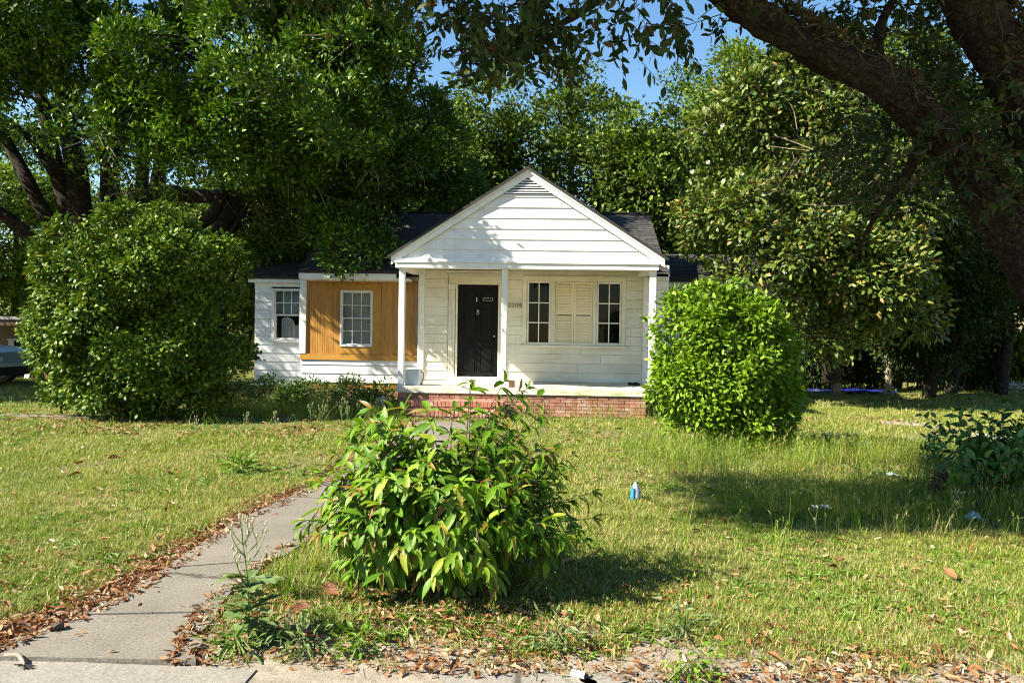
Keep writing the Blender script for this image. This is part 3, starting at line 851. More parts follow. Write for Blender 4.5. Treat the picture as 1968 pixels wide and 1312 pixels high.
# ---- house number
hn = None
for i, ch in enumerate('2308'):
    px = 979.5 + 6.9 * i
    cu = bpy.data.curves.new('numeral', 'FONT')
    cu.body = ch; cu.size = 0.13; cu.extrude = 0.006; cu.align_x = 'CENTER'; cu.offset = 0.002
    t = bpy.data.objects.new('numeral_source', cu)
    col.objects.link(t)
    dg = bpy.context.evaluated_depsgraph_get()
    me = bpy.data.meshes.new_from_object(t.evaluated_get(dg))
    bpy.data.objects.remove(t)
    me.materials.clear(); me.materials.append(M['numeral'])
    c = P(px, 590.0 + 0.1 * i, YW - 0.032)
    b0 = base_of(house)
    me.transform(Matrix.Translation(c - Vector(b0)) @ Matrix.Rotation(R(90), 4, 'X'))
    me.name = 'numeral'
    o = bpy.data.objects.new('numeral', me); o.parent = house; col.objects.link(o)

# ---- porch: slab, brick base, steps
px0, px1 = P(764, 750, YF).x, P(1243, 750, YF).x
SL0 = FLOOR - 0.125
slab = MB().bbox(px0 - 0.03, px1 + 0.03, YF, YW - 0.001, SL0, FLOOR, 0.012).build('porch_floor', M['slab'], house)
fnd = MB().box(px0 + 0.012, px1 - 0.012, YF + 0.062, YW - 0.01, -0.1, SL0 - 0.012).build('porch_foundation', M['mortar'], house)
def brick(parent, x, y, z, lx, ly, lz, mat=None):
    j = lambda: random.uniform(-0.003, 0.003)
    MB().bbox(x + j(), x + lx + j(), y + random.uniform(-0.004, 0.003), y + ly, z + random.uniform(-0.001, 0.001), z + lz + random.uniform(-0.001, 0.001), 0.004).build('brick', mat or M['brick'], parent)
cz, row = 0.012, 0
ch_ = (SL0 - 0.012 - cz) / 6
sx_0, sx_1 = P(779, 790, 15.2).x, P(963, 790, 15.2).x
for row in range(6):
    z = cz + row * ch_
    x = px0 + (0.0 if row % 2 else -0.105)
    while x < px1 - 0.02:
        a, b = max(x, px0), min(x + 0.20, px1)
        if b - a > 0.03 and not (sx_0 + 0.1 < a and b < sx_1 - 0.1 and z + ch_ < 0.24):
            brick(fnd, a, YF + 0.03, z, b - a, 0.085, ch_ - 0.011)
        x += 0.21
# side course on the left end of the porch
for row in range(6):
    z = cz + row * ch_
    y = YF + 0.125 + (0.1 if row % 2 else 0)
    while y < YB - 0.1:
        MB().box(px0 - 0.012, px0 + 0.06, y, min(y + 0.2, YB - 0.05), z, z + ch_ - 0.011).build('brick', M['brick'], fnd)
        y += 0.21
steps = MB().box(sx_0 + 0.02, sx_1 - 0.02, 15.06, YF + 0.02, -0.05, 0.13).box(sx_0 + 0.02, sx_1 - 0.02, 15.40, YF + 0.02, 0.131, 0.285).build('porch_steps', M['mortar'], house)
for (yf, zt) in ((15.04, 0.155), (15.38, 0.31)):
    x = sx_0
    while x < sx_1 - 0.03:
        MB().bbox(x, x + 0.066, yf - 0.006 + random.uniform(-0.006, 0.004), yf + 0.36, zt - 0.105, zt + random.uniform(-0.003, 0.003), 0.005).build('brick', M['brick'], steps)
        x += 0.0755
    x = sx_0 + 0.02
    while x < sx_1 - 0.04:
        brick(steps, x, yf + 0.012, zt - 0.18, min(0.2, sx_1 - 0.02 - x), 0.05, 0.062)
        x += 0.21

# ---- posts, beam, gable
for (pa, pb, py) in ((766.5, 777.5, 640), (963.5, 974, 640), (1247, 1259.5, 640)):
    a, b = P(pa, py, YP).x, P(pb, py, YP).x
    MB().bbox(a, b, YP - 0.058, YP + 0.058, FLOOR + 0.001, bz - 0.001, 0.008).build('porch_post', M['trim'], house)
bx0, bx1 = P(759.5, 510, 15.8).x, P(1266, 510, 15.8).x
beam = MB().box(bx0, bx1, 15.80, 16.05, bz, bz + 0.105).box(bx0 - 0.01, bx1 + 0.01, 15.775, 16.05, bz + 0.106, bz + 0.135).box(bx0 + 0.02, bx1 - 0.02, 15.82, 16.05, bz + 0.1355, bz + 0.19)
beam.build('porch_beam', M['trim'], house)
for (a, b) in ((bx0, bx0 + 0.22), (bx1 - 0.22, bx1)):       # side beams back to the wall
    MB().box(a, b, 16.051, YW - 0.032, bz + 0.002, bz + 0.189).build('porch_beam', M['cream'], house)
MB().box(bx0 + 0.221, bx1 - 0.221, 16.051, YW - 0.031, bz + 0.160, bz + 0.186).build('porch_ceiling', M['ceiling'], house)
YG = 15.82
apx = P(1015, 322, YG); el = P(752, 494, YG); er = P(1278, 489, YG)
ez = (el.z + er.z) / 2
xm = apx.x; half = (er.x - el.x) / 2
el = Vector((xm - half, YG, ez)); er = Vector((xm + half, YG, ez))
slope_g = (apx.z - ez) / half
gz0 = bz + 0.191
gable = MB().prism([(xm - half + 0.05, gz0), (xm + half - 0.05, gz0), (xm + half - 0.05, ez - 0.02), (xm, apx.z - 0.06), (xm - half + 0.05, ez - 0.02)], YG + 0.06, YG + 0.16).build('gable', M['white'], house)
def gx(z, inset=0.0):                                       # half width of the gable at height z
    return min(half - 0.02, (apx.z - z) / slope_g - inset)
zb = gz0 - 0.03
vent_z0 = P(1015, 372, YG).z
z = zb
GEX = 0.212
while z < apx.z - 0.25:
    a, b = z, z + GEX
    if b > vent_z0 + 0.05: b = min(b, vent_z0)
    if b - a > 0.03:
        ha, hb = gx(a, 0.12), gx(b, 0.12)
        if a < ez: ha = hb = min(half - 0.025, gx(max(b, ez), 0.03)); 
        MB().lap(xm - ha, xm + ha, a, xm - hb, xm + hb, b, YG + 0.06, 0.026, 0.008).build('siding_board', M['white'], gable)
    z += GEX
    if z > vent_z0: break
vent = MB().prism([(xm - gx(vent_z0, .2), vent_z0 + 0.002), (xm + gx(vent_z0, .2), vent_z0 + 0.002), (xm, apx.z - 0.20)], YG + 0.050, YG + 0.059).build('gable_vent', M['dark'], house)
zt = apx.z - 0.22
nsl = 6
for k in range(nsl):
    a = vent_z0 + 0.012 + (zt - vent_z0) * k / nsl; b = a + (zt - vent_z0) / nsl - 0.024
    ha, hb = max(gx(a, .19), 0.02), max(gx(b, .19), 0.01)
    MB().add([(xm - ha, YG + 0.008, a), (xm + ha, YG + 0.008, a), (xm + hb, YG + 0.030, b), (xm - hb, YG + 0.030, b),
              (xm - ha, YG + 0.022, a - 0.004), (xm + ha, YG + 0.022, a - 0.004), (xm + hb, YG + 0.046, b - 0.004), (xm - hb, YG + 0.046, b - 0.004)],
             [(0, 1, 2, 3), (7, 6, 5, 4), (0, 4, 5, 1), (3, 2, 6, 7), (0, 3, 7, 4), (1, 5, 6, 2)]).build('vent_slat', M['white'], vent)
def slant(xa, za, xb, zb_, dz0, dz1):
    return [(xa, za + dz0), (xb, zb_ + dz0), (xb, zb_ + dz1), (xa, za + dz1)]
for s in (-1, 1):
    e = (xm + s * half, ez)
    o = slant(e[0], e[1], xm, apx.z, -0.20, -0.035) if s < 0 else slant(xm, apx.z, e[0], e[1], -0.20, -0.035)
    if s < 0: o[1], o[2] = (xm - 0.0005, apx.z - 0.20), (xm - 0.0005, apx.z - 0.035)
    else: o[0], o[3] = (xm + 0.0005, apx.z - 0.20), (xm + 0.0005, apx.z - 0.035)
    MB().prism(o, YG - 0.01, YG + 0.032).build('rake_board', M['trim'], house)
    o2 = slant(e[0], e[1], xm, apx.z, -0.085, -0.034) if s < 0 else slant(xm, apx.z, e[0], e[1], -0.085, -0.034)
    if s < 0: o2[1], o2[2] = (xm - 0.0005, apx.z - 0.085), (xm - 0.0005, apx.z - 0.034)
    else: o2[0], o2[3] = (xm + 0.0005, apx.z - 0.085), (xm + 0.0005, apx.z - 0.034)
    MB().prism(o2, YG - 0.034, YG - 0.011).build('rake_moulding', M['trim'], house)
    # roof plane of the porch
    ext = 0.07
    xe, ze_ = e[0] + s * ext, e[1] - ext * slope_g
    o3 = slant(xe, ze_, xm, apx.z, -0.033, 0.012) if s < 0 else slant(xm, apx.z, xe, ze_, -0.033, 0.012)
    if s < 0: o3[1], o3[2] = (xm - 0.0005, apx.z - 0.033), (xm - 0.0005, apx.z + 0.012)
    else: o3[0], o3[3] = (xm + 0.0005, apx.z - 0.033), (xm + 0.0005, apx.z + 0.012)
    MB().prism(o3, YG - 0.07, YG + 5.2).build('porch_roof', M['roofing'], house)
    MB().box(min(e[0], e[0] - s * 0.30), max(e[0], e[0] - s * 0.30), 16.1, YW, bz + 0.15, bz + 0.188).build('soffit', M['trim'], house)

# ---- main roof
RY0, RY1 = 17.38, 21.2
rz0 = P(690, 521, RY0).z; rzr = P(1200, 411.5, RY1).z
rxl, rxr = P(572, 520, RY0).x, P(1285, 516, RY0).x
def roof_plane(name, x0, x1, y0, z0, y1, z1, exposure=0.145, tab=0.31):
    base = MB().add([(x0, y0, z0 - 0.05), (x1, y0, z0 - 0.05), (x1, y1, z1 - 0.05), (x0, y1, z1 - 0.05), (x0, y0, z0), (x1, y0, z0), (x1, y1, z1), (x0, y1, z1)],
                    [(0, 3, 2, 1), (4, 5, 6, 7), (0, 1, 5, 4), (1, 2, 6, 5), (2, 3, 7, 6), (3, 0, 4, 7)]).build(name, M['roofing'], house)
    L = math.hypot(y1 - y0, z1 - z0); n = int(L / exposure)
    dy, dz = (y1 - y0) / L, (z1 - z0) / L
    ny, nz = -dz, dy
    mbs = [MB() for _ in range(3)]
    for r in range(n):
        a, b = r * exposure, (r + 1) * exposure + 0.03
        x = x0 + (tab / 2 if r % 2 else 0) - tab
        while x < x1:
            u0, u1 = max(x + 0.004, x0), min(x + tab - 0.004, x1)
            if u1 - u0 > 0.03:
                h0 = 0.013 + random.uniform(0, 0.005); h1 = 0.003
                aa = a - 0.012 + random.uniform(-0.004, 0.004)
                q = [(u0, aa, h0), (u1, aa, h0), (u1, b, h1), (u0, b, h1)]
                top = [(xx, y0 + dy * t + ny * h, z0 + dz * t + nz * h) for xx, t, h in q]
                bt = [(xx, y0 + dy * t + ny * 0.0005, z0 + dz * t + nz * 0.0005) for xx, t, h in q[:2]]
                random.choice(mbs).add(top + bt, [(0, 1, 2, 3), (4, 5, 1, 0)])
            x += tab
    for k, mb in enumerate(mbs):
        o = mb.build('shingles', M['shingle%d' % k], base)
        o['kind'] = 'stuff'
    return base
roof_plane('roof', rxl, bx0 - 0.002, RY0, rz0, RY1, rzr)
RYM = YW + 0.35
roof_plane('roof', bx0, bx1, RYM, rz0 + (rzr - rz0) * (RYM - RY0) / (RY1 - RY0), RY1, rzr)
roof_plane('roof', bx1 + 0.002, rxr, RY0, rz0, RY1, rzr)
MB().add([(rxl, RY1, rzr), (rxr, RY1, rzr), (rxr, 25.0, rz0), (rxl, 25.0, rz0)], [(0, 1, 2, 3)]).build('roof', M['roofing'], house)
MB().box(rxl, rxr, RY1 - 0.09, RY1 + 0.09, rzr + 0.002, rzr + 0.03).build('ridge_cap', M['shingle1'], house)
# eaves trim
MB().box(rxl + 0.02, bx0 - 0.3, RY0 + 0.02, RY0 + 0.05, rz0 - 0.18, rz0 - 0.052).build('fascia', M['trim'], house)
MB().box(rxl + 0.02, bx0 - 0.02, RY0 + 0.052, YB - 0.001, rz0 - 0.18, rz0 - 0.15).build('soffit', M['trim'], house)
ret = rect(1260, 523.5, 1286, 531, RY0)
MB().box(P(1262, 525, 17.5).x, rxr + 0.02, 17.38, YW - 0.03, ret[2] - 0.02, ret[3]).build('cornice_return', M['trim'], house)
MB().box(P(1262, 525, 17.5).x, rxr + 0.04, 17.36, YW - 0.03, ret[3] + 0.001, ret[3] + 0.02).build('cornice_return', M['roofing'], house)
# right gable end of the main house
MB().add([(rxr - 0.06, YW + 0.02, 0.3), (rxr - 0.06, 24.6, 0.3), (rxr - 0.06, 24.6, rz0), (rxr - 0.06, RY1, rzr - 0.08), (rxr - 0.06, YW + 0.02, rz0 + 0.05)], [(0, 1, 2, 3, 4)]).build('wall', M['white'], house)

# ---- the panelled bay left of the porch
bxl = P(579, 610, YB).x; bxr = xA - 0.019
bz1 = rz0 - 0.151
bw = rect(654.5, 558, 716.5, 666, YB)
bay = wall_with_holes(bxl, bxr, 0.30, bz1, YB, [bw]).build('wall', M['ochre'], house)
zt0 = P(690, 692, YB).z; zt1 = P(690, 681, YB).z; ztop = P(690, 531, YB).z
boards(bay, bxl + 0.005, bxr, 0.45, zt0, YB, M['white'], [])
MB().box(bxl - 0.01, bxr, YB - 0.045, YB, zt0 + 0.001, zt1).build('base_board', M['ochre'], house)
MB().box(bxl, bxr, YB - 0.035, YB, ztop, bz1 - 0.001).build('top_board', M['trim'], house)
MB().bbox(bxl - 0.02, bxl + 0.125, YB - 0.055, YB + 0.03, zt1 + 0.001, bz1 - 0.001, 0.006).build('corner_board', M['trim'], house)
# grooved sheets around the window casing
cas = rect(654.5, 546, 731, 680, YB)
def grooved(x0, x1, z0, z1):
    mb = MB().box(x0, x1, YB - 0.006, YB, z0, z1)
    x = x0
    while x < x1 - 0.01:
        w = random.choice((0.050, 0.056, 0.046, 0.062))
        mb.box(x + 0.0015, min(x + w, x1) - 0.005, YB - 0.012 - random.uniform(0, 0.0015), YB - 0.0061, z0 + 0.001, z1 - 0.001)
        x += w
    return mb.build('grooved_panel', M['stain'], house)
grooved(bxl + 0.126, bw[0] - 0.001, zt1 + 0.002, ztop - 0.002)
grooved(cas[1] + 0.022, bxr - 0.001, zt1 + 0.002, ztop - 0.002)
grooved(bw[0], cas[1], cas[3] + 0.002, ztop - 0.002)
MB().box(bw[0], bw[1], YB - 0.026, YB, bw[3] + 0.001, cas[3]).build('window_casing', M['ochre'], house)
MB().box(bw[0], bw[1], YB - 0.026, YB, cas[2], bw[2] - 0.001).build('window_casing', M['ochre'], house)
MB().box(bw[1] + 0.001, cas[1], YB - 0.028, YB, cas[2] - 0.004, cas[3]).build('window_casing', M['ochre'], house)
MB().box(cas[1] + 0.001, cas[1] + 0.020, YB - 0.034, YB, zt1 + 0.002, ztop - 0.002).build('batten', M['ochre'], house)
bwin = frame_box(MB(), bw[0] + 0.001, bw[1] - 0.001, bw[2] + 0.001, bw[3] - 0.001, 0.035, YB - 0.045, YB + 0.05, wb=0.045).build('window', M['sashgrey'], house)
mz = (bw[2] + bw[3]) / 2
sash(bwin, bw[0] + 0.037, bw[1] - 0.037, mz - 0.005, bw[3] - 0.037, YB + 0.012, 3, 2, M['sashgrey'], 0.022, 0.016)
sash(bwin, bw[0] + 0.037, bw[1] - 0.037, bw[2] + 0.047, mz + 0.02, YB + 0.046, 3, 2, M['sashgrey'], 0.022, 0.016)
z = bw[2] + 0.05
while z < bw[3] - 0.04:
    MB().add([(bw[0] + 0.04, YB + 0.075, z), (bw[1] - 0.04, YB + 0.075, z), (bw[1] - 0.04, YB + 0.09, z + 0.027), (bw[0] + 0.04, YB + 0.09, z + 0.027)], [(0, 1, 2, 3)]).build('blind_slat', M['blind'], bwin)
    z += 0.0245
for zz in (0.32, 0.57):
    MB().box(bw[1] - 0.13, bw[1] - 0.045, YB - 0.026, YB - 0.019, bw[2] + (bw[3] - bw[2]) * (1 - zz) , bw[2] + (bw[3] - bw[2]) * (1 - zz) + 0.014).build('latch', M['dark'], bwin)
MB().box(bw[0] - 0.3, bw[1] + 0.3, YB + WT + 0.3, YB + WT + 0.33, 0.5, 2.9).build('room', M['blind'], house)

# ---- left wing, set back under its own lower roof
wxl, wxr = P(490, 620, YL).x, bxl - 0.001
wz1 = P(535, 545, YL).z
ww = rect(528, 557, 577, 652, YL)
wing = wall_with_holes(wxl, wxr + 0.6, 0.30, wz1 + 0.2, YL, [ww]).build('wall', M['white'], house)
boards(wing, wxl, wxr + 0.3, 0.52, wz1, YL, M['white'], [(ww[0] - 0.05, ww[1] + 0.03, ww[2] - 0.05, ww[3] + 0.05)], 0.05)
MB().box(wxl - 0.12, wxr + 0.4, YL - 0.16, YL - 0.13, wz1 + 0.02, wz1 + 0.13).build('fascia', M['trim'], house)
MB().box(wxl - 0.12, wxr + 0.4, YL - 0.129, YL - 0.002, wz1 + 0.012, wz1 + 0.03).build('soffit', M['trim'], house)
MB().box(wxl, wxr + 0.4, YL - 0.04, YL, wz1 - 0.12, wz1 + 0.011).build('frieze_board', M['trim'], house)
MB().box(bxl - 0.019, bxl + 0.02, YB + 0.031, YL, 0.30, bz1).build('wall', M['white'], house)
roof_plane('roof', wxl - 0.16, rxl + 0.6, YL - 0.2, wz1 + 0.15, 21.6, P(560, 470, 21.6).z)
wwin = frame_box(MB(), ww[0] - 0.07, ww[1] + 0.05, ww[2] - 0.02, ww[3] + 0.07, 0.068, YL - 0.04, YL + 0.03, wb=0.018).build('window', M['trim'], house)
MB().box(ww[0] - 0.10, ww[1] + 0.07, YL - 0.08, YL + 0.03, ww[2] - 0.065, ww[2] - 0.021).build('window_sill', M['trim'], wwin)
wm = ww[2] + (ww[3] - ww[2]) * 0.49
sash(wwin, ww[0], ww[1], wm - 0.012, ww[3], YL + 0.015, 3, 2, M['trim'], 0.03, 0.016)
sash(wwin, ww[0], ww[1], ww[2], wm + 0.02, YL + 0.052, 1, 1, M['trim'], 0.035, 0.016)
cu = MB()
nn = 16
vv = []
for i in range(nn + 1):
    x = ww[0] + 0.13 + (ww[1] - ww[0] - 0.2) * i / nn
    yy = YL + 0.13 + 0.02 * math.sin(i * 1.7)
    vv += [(x, yy, ww[2]), (x, yy, wm - 0.09 + 0.05 * math.sin(i * 0.35) - (0.10 if i > 11 else 0))]
cu.add(vv, [(2 * i, 2 * i + 2, 2 * i + 3, 2 * i + 1) for i in range(nn)])
cu.build('curtain', M['curtain'], wwin)
MB().box(ww[0] - 0.1, ww[1] + 0.1, YL + 0.16, YL + 0.165, wm - 0.02, ww[3] + 0.1).build('roller_blind', M['blind'], wwin)
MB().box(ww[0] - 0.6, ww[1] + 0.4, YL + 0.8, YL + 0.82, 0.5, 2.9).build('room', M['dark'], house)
# wing and bay foundations of brick
for (x0, x1, y) in ((wxl, bxl - 0.03, YL), (bxl, px0 - 0.02, YB)):
    f_ = MB().box(x0, x1, y + 0.02, y + 0.12, -0.1, 0.46).build('foundation', M['mortar'], house)
    for row in range(6):
        x = x0 - (0.1 if row % 2 else 0)
        while x < x1 - 0.03:
            a, b = max(x, x0), min(x + 0.2, x1)
            if b - a > 0.03: brick(f_, a, y + 0.008, 0.015 + row * 0.073, b - a, 0.06, 0.062)
            x += 0.21

# ---- right wing, far back
YR = 20.3
q0, q1 = P(1276, 560, YR).x, P(1500, 560, YR).x
qz = P(1380, 552, YR).z
rw = MB().box(q0, q1, YR, YR + 0.15, 0.3, qz + 0.2).build('wall', M['white'], house)
boards(rw, q0, q1, 0.5, qz - 0.1, YR, M['white'], [])
MB().box(q0, q1 + 0.1, YR - 0.30, YR - 0.27, qz - 0.02, qz + 0.10).build('fascia', M['trim'], house)
MB().box(q0, q1 + 0.1, YR - 0.269, YR - 0.002, qz - 0.03, qz - 0.005).build('soffit', M['trim'], house)
roof_plane('roof', q0 - 0.06, q1 + 0.15, YR - 0.36, qz + 0.155, 22.6, P(1350, 489, 22.6).z)

# ================================================================== TREES
def shade(pos):
    """where the shadow of a point lands on the ground"""
    return pos[:, 0] + SX * pos[:, 2], pos[:, 1] + SY * pos[:, 2]
def trunk_tube(mb, pts, rad, n=18, sides=12, rough=0.16, seed=0):
    sp = spline(pts, n)
    mb.tube(sp, lerp_list(rad, n), sides, rough, seed=seed)
    return sp
def px_pts(lst, Y):
    return [P(a, b, Y if len(q) == 0 else q[0]) for a, b, *q in lst]

def by_shadow(n, gx0, gx1, gy0, gy1, z0, z1, rg, clump=None):
    """points whose shadows land in a patch of the ground plane"""
    z = z0 + (z1 - z0) * rg.random(n); gx_ = gx0 + (gx1 - gx0) * rg.random(n); gy_ = gy0 + (gy1 - gy0) * rg.random(n)
    q = np.stack([gx_ - SX * z, gy_ - SY * z, z], 1)
    if clump is not None:
        q = q[np.array([mnoise.noise(Vector((a * 1.25 - b * 0.9, b * 2.2 + clump, clump))) > -0.13 for a, b in zip(gx_, gy_)])]
    return q
def left_keep(pos, rng):
    gx_, gy_ = shade(pos)
    n = rng.normal(size=len(pos)) * 0.35
    ok = gy_ > 16.6 + n * 0.6                                   # the front lawn stays in the sun
    band = (gy_ < 19.2)
    # thin towards the porch so that light falls through on it
    thin = np.where(gx_ < -2.6, 1.0, np.where(gx_ < 0.3, 0.55, 0.30))
    ok &= ~band | (rng.random(len(pos)) < thin)
    gab = (gy_ > 16.75) & (gy_ < 18.5)
    ok &= ~(gab & (gx_ > 2.7 + n))
    ok &= ~((gy_ < 17.4) & (gx_ > -2.0) & (gx_ < 1.0) )
    return ok

def big_tree(name, label, cat, base, trunks, blobs, n_spray, seed, leaf, bark, per=20, sr=0.36, L=0.12, W=0.045, keep=None, shell=0.62, group=None, nb=40, r0=0.07, front=0.6, up=0.7, sides=12, dead=0, clusters=0, rc=0.7, extra=None, lift=-0.12, oval=False):
    rng = np.random.default_rng(seed)
    t = empty(name, base, label, cat, group)
    mb = MB(); tp = []
    for pts, rad in trunks:
        tp += trunk_tube(mb, pts, rad, seed=seed, sides=sides)
    mb.build('trunk', bark, t, True)
    pos, out = sprays(blobs, n_spray, rng, shell, front, keep, clusters, rc)
    if extra is not None:
        pos = np.concatenate([pos, extra]); out = np.concatenate([out, norm(rng.normal(size=extra.shape) * 0.6 + np.array([-0.3, -0.5, 0.6]))])
    if nb and len(pos):
        bm_ = MB()
        branch_set(bm_, tp, pos[rng.choice(len(pos), min(nb, len(pos)), replace=False)] - out[:1] * 0.0, rng, r0)
        o = bm_.build('boughs', bark, t, True); o['kind'] = 'stuff'
    if dead:
        dm = MB()
        for e in pos[rng.choice(len(pos), min(dead, len(pos)), replace=False)]:
            for k in range(3):
                d = rng.normal(size=3) * np.array([1, .6, .7]) + np.array([0, -0.3, -0.5]); d /= np.linalg.norm(d)
                p0 = e - d * 0.25; p1 = e + d * 0.35 + rng.normal(size=3) * 0.08; p2 = p1 + d * 0.35 + rng.normal(size=3) * 0.14
                dm.tube([p0, p1, p2], [0.011, 0.008, 0.003], 3, cap=False)
        o = dm.build('dead_twigs', M['pale_twig'], t); o['kind'] = 'stuff'
    c = foliage('crown', pos, out, rng, leaf, t, per, sr, L, W, up=up, lift=lift, oval=oval)
    return t

# ---- left: three live oaks
big_tree('oak_tree', 'big live oak with several dark leaning trunks behind the rounded left bush', 'tree', tuple(G(150, 760))[:2] + (0,) if False else (P(150, 640, 22).x, 22.0, 0.0),
    [(px_pts([(172, 715), (165, 560), (155, 440), (148, 330), (128, 230), (112, 120), (96, 20), (80, -90)], 22), [0.52, 0.40, 0.33, 0.29, 0.24, 0.20, 0.16, 0.12]),
     (px_pts([(150, 470), (118, 360), (92, 250), (70, 130), (62, 20)], 22.1), [0.28, 0.23, 0.19, 0.15, 0.1]),
     (px_pts([(132, 480), (80, 400), (34, 310), (-10, 235), (-70, 160)], 21.8), [0.25, 0.20, 0.17, 0.14, 0.11]),
     (px_pts([(110, 500), (40, 440), (-20, 395), (-90, 350)], 21.5), [0.23, 0.19, 0.16, 0.12]),
     (px_pts([(150, 420), (100, 330), (60, 270), (20, 230)], 22.2), [0.16, 0.13, 0.1, 0.07])],
    [blob(110, 70, 18.5, 110, 80), blob(45, 150, 18, 75, 60), blob(40, 30, 17, 110), blob(215, 120, 20, 70), blob(-80, 60, 18, 140), blob(170, -60, 19.5, 150, 90), blob(20, 260, 23, 70, 40), blob(-140, 200, 20, 120), blob(-240, 60, 18.5, 180), blob(10, 150, 16.6, 60, 55), blob(240, 330, 17.6, 45, 18), blob(120, 270, 24.5, 110, 55), blob(235, 320, 25, 90, 40), blob(20, 390, 26, 80, 45)],
    3200, 11, M['oak_leaf'], M['bark'], keep=left_keep, nb=70, dead=30, per=32, sr=0.30, L=0.115, W=0.055, clusters=120, rc=0.66, lift=0.25)
big_tree('oak_tree', 'live oak with bright sunlit clumps and a long low limb over the left wing', 'tree', (P(215, 640, 22.5).x, 22.5, 0.0),
    [(px_pts([(222, 715), (218, 560), (215, 430), (212, 330), (225, 220), (300, 110), (360, 20)], 22.5), [0.38, 0.31, 0.28, 0.26, 0.2, 0.15, 0.1]),
     (px_pts([(218, 440), (250, 385), (320, 372), (400, 378), (480, 372), (560, 400), (640, 440)], 22.0), [0.30, 0.27, 0.24, 0.2, 0.16, 0.1, 0.05]),
     (px_pts([(300, 376), (308, 320), (318, 250), (340, 160)], 22.2), [0.22, 0.20, 0.16, 0.1]),
     (px_pts([(360, 440), (410, 410), (440, 350), (500, 290)], 21.8), [0.2, 0.18, 0.14, 0.08]),
     (px_pts([(270, 385), (275, 330), (280, 270)], 22.4), [0.2, 0.18, 0.14])],
    [blob(330, 150, 17, 105), blob(440, 240, 16.8, 95), blob(300, 255, 17.3, 70), blob(490, 80, 17, 120), blob(260, 30, 19.5, 110), blob(400, -40, 19, 150, 90), blob(560, 250, 17.6, 80), blob(520, 340, 19.5, 80, 40), blob(590, 0, 18.5, 120, 90)],
    3200, 12, M['oak_leaf'], M['bark'], keep=left_keep, nb=90, dead=40, per=34, sr=0.30, L=0.115, W=0.056, clusters=95, rc=0.60, lift=0.25)
big_tree('oak_tree', 'live oak leaning over the dark roof left of the gable, twigs drooping', 'tree', (P(330, 640, 24).x, 24.0, 0.0),
    [(px_pts([(405, 700), (415, 560), (425, 450), (470, 370), (560, 290), (640, 200), (700, 110)], 24), [0.40, 0.34, 0.3, 0.26, 0.22, 0.17, 0.1]),
     (px_pts([(500, 350), (590, 350), (680, 380), (740, 430)], 22), [0.18, 0.14, 0.09, 0.04])],
    [blob(680, 170, 17.2, 105), blob(760, 150, 18, 80), blob(640, 60, 18, 110), blob(630, 290, 18.5, 85), blob(740, 280, 18.8, 75), blob(700, 390, 20, 80, 60), blob(600, 400, 20.5, 90, 55), blob(740, 50, 19, 80), blob(785, 235, 20.5, 60), blob(720, 500, 17.3, 36, 42), blob(650, 460, 18.2, 55, 34), blob(560, 460, 20, 75, 36), blob(590, 485, 18.5, 60, 24), blob(690, 470, 17.8, 52, 24),  blob(820, 330, 24, 90, 100), blob(760, 400, 24, 100, 80)],
    3400, 13, M['oak_leaf'], M['bark'], keep=left_keep, nb=90, dead=70, per=32, sr=0.29, L=0.115, W=0.055, clusters=125, rc=0.58, lift=0.25, extra=np.concatenate([by_shadow(75, 1.3, 2.7, 17.1, 17.9, 5.0, 6.8, np.random.default_rng(3)), by_shadow(130, -3.2, -0.2, 18.5, 19.6, 4.6, 6.4, np.random.default_rng(4), 3.7), by_shadow(60, -5.0, -3.2, 19.3, 20.4, 4.4, 6.2, np.random.default_rng(6), 1.4)]))
big_tree('oak_tree', 'live oak at the left edge of the yard, mostly outside the picture', 'tree', (-20.5, 17.5, 0.0),  # unseen crown added and widened to shade the left ground, car and carport
    [([(-20.5, 17.5, 0), (-20.2, 17.3, 2), (-19.6, 17, 4), (-18.5, 16.6, 6)], [0.5, 0.42, 0.36, 0.25])],
    [(np.array((-18.0, 15.0, 6.5)), np.array((4.5, 2.6, 2.4))), (np.array((-20.0, 18.0, 5.5)), np.array((4, 3, 2.4))), (np.array((-15.0, 17.5, 6.8)), np.array((3, 2, 1.5))), (np.array((-21.0, 20.5, 6.5)), np.array((5, 3, 2.2))), (np.array((-17.5, 18.5, 7.5)), np.array((3, 2, 1.5)))],
    3400, 14, M['oak_leaf'], M['bark'], keep=lambda p, r: shade(p)[1] > 16.4, nb=40, per=18, L=0.15, W=0.08, shell=0.4)

# ---- woodland behind the house: one tree after another
wood = [(880, 235, 34, 90, 'leafy tree behind the left slope of the white gable'), (985, 190, 32, 95, 'olive green tree rising straight behind the gable peak'),
        (1105, 120, 37, 110, 'tall rounded tree, highest of those behind the right slope of the gable'), (1215, 215, 31, 100, 'bushy tree behind the right end of the main roof'),
        (1300, 150, 38, 100, 'broad pale green tree left of the magnolia, far behind the house'), (1405, 125, 34, 95, 'feathery light green tree peering over the top of the magnolia'),
        (800, 300, 30, 110, 'dark tree in the shade behind the left end of the main roof'), (1520, 170, 36, 120, 'woodland tree behind the magnolia crown'),
        (1660, 130, 33, 130, 'woodland tree glimpsed under the big oak limb'), (1790, 180, 30, 120, 'woodland tree between the two oak limbs'), (1930, 220, 28, 130, 'woodland tree at the right edge behind the oak trunk'),
        (470, 345, 33, 95, 'dark woodland tree behind the left wing, under the long oak limb'), (610, 330, 34, 105, 'dark woodland tree behind the panelled bay roof'), (355, 395, 37, 85, 'low woodland tree behind the crown of the rounded left bush'), (700, 300, 36, 100, 'dark woodland tree behind the roof left of the gable')]
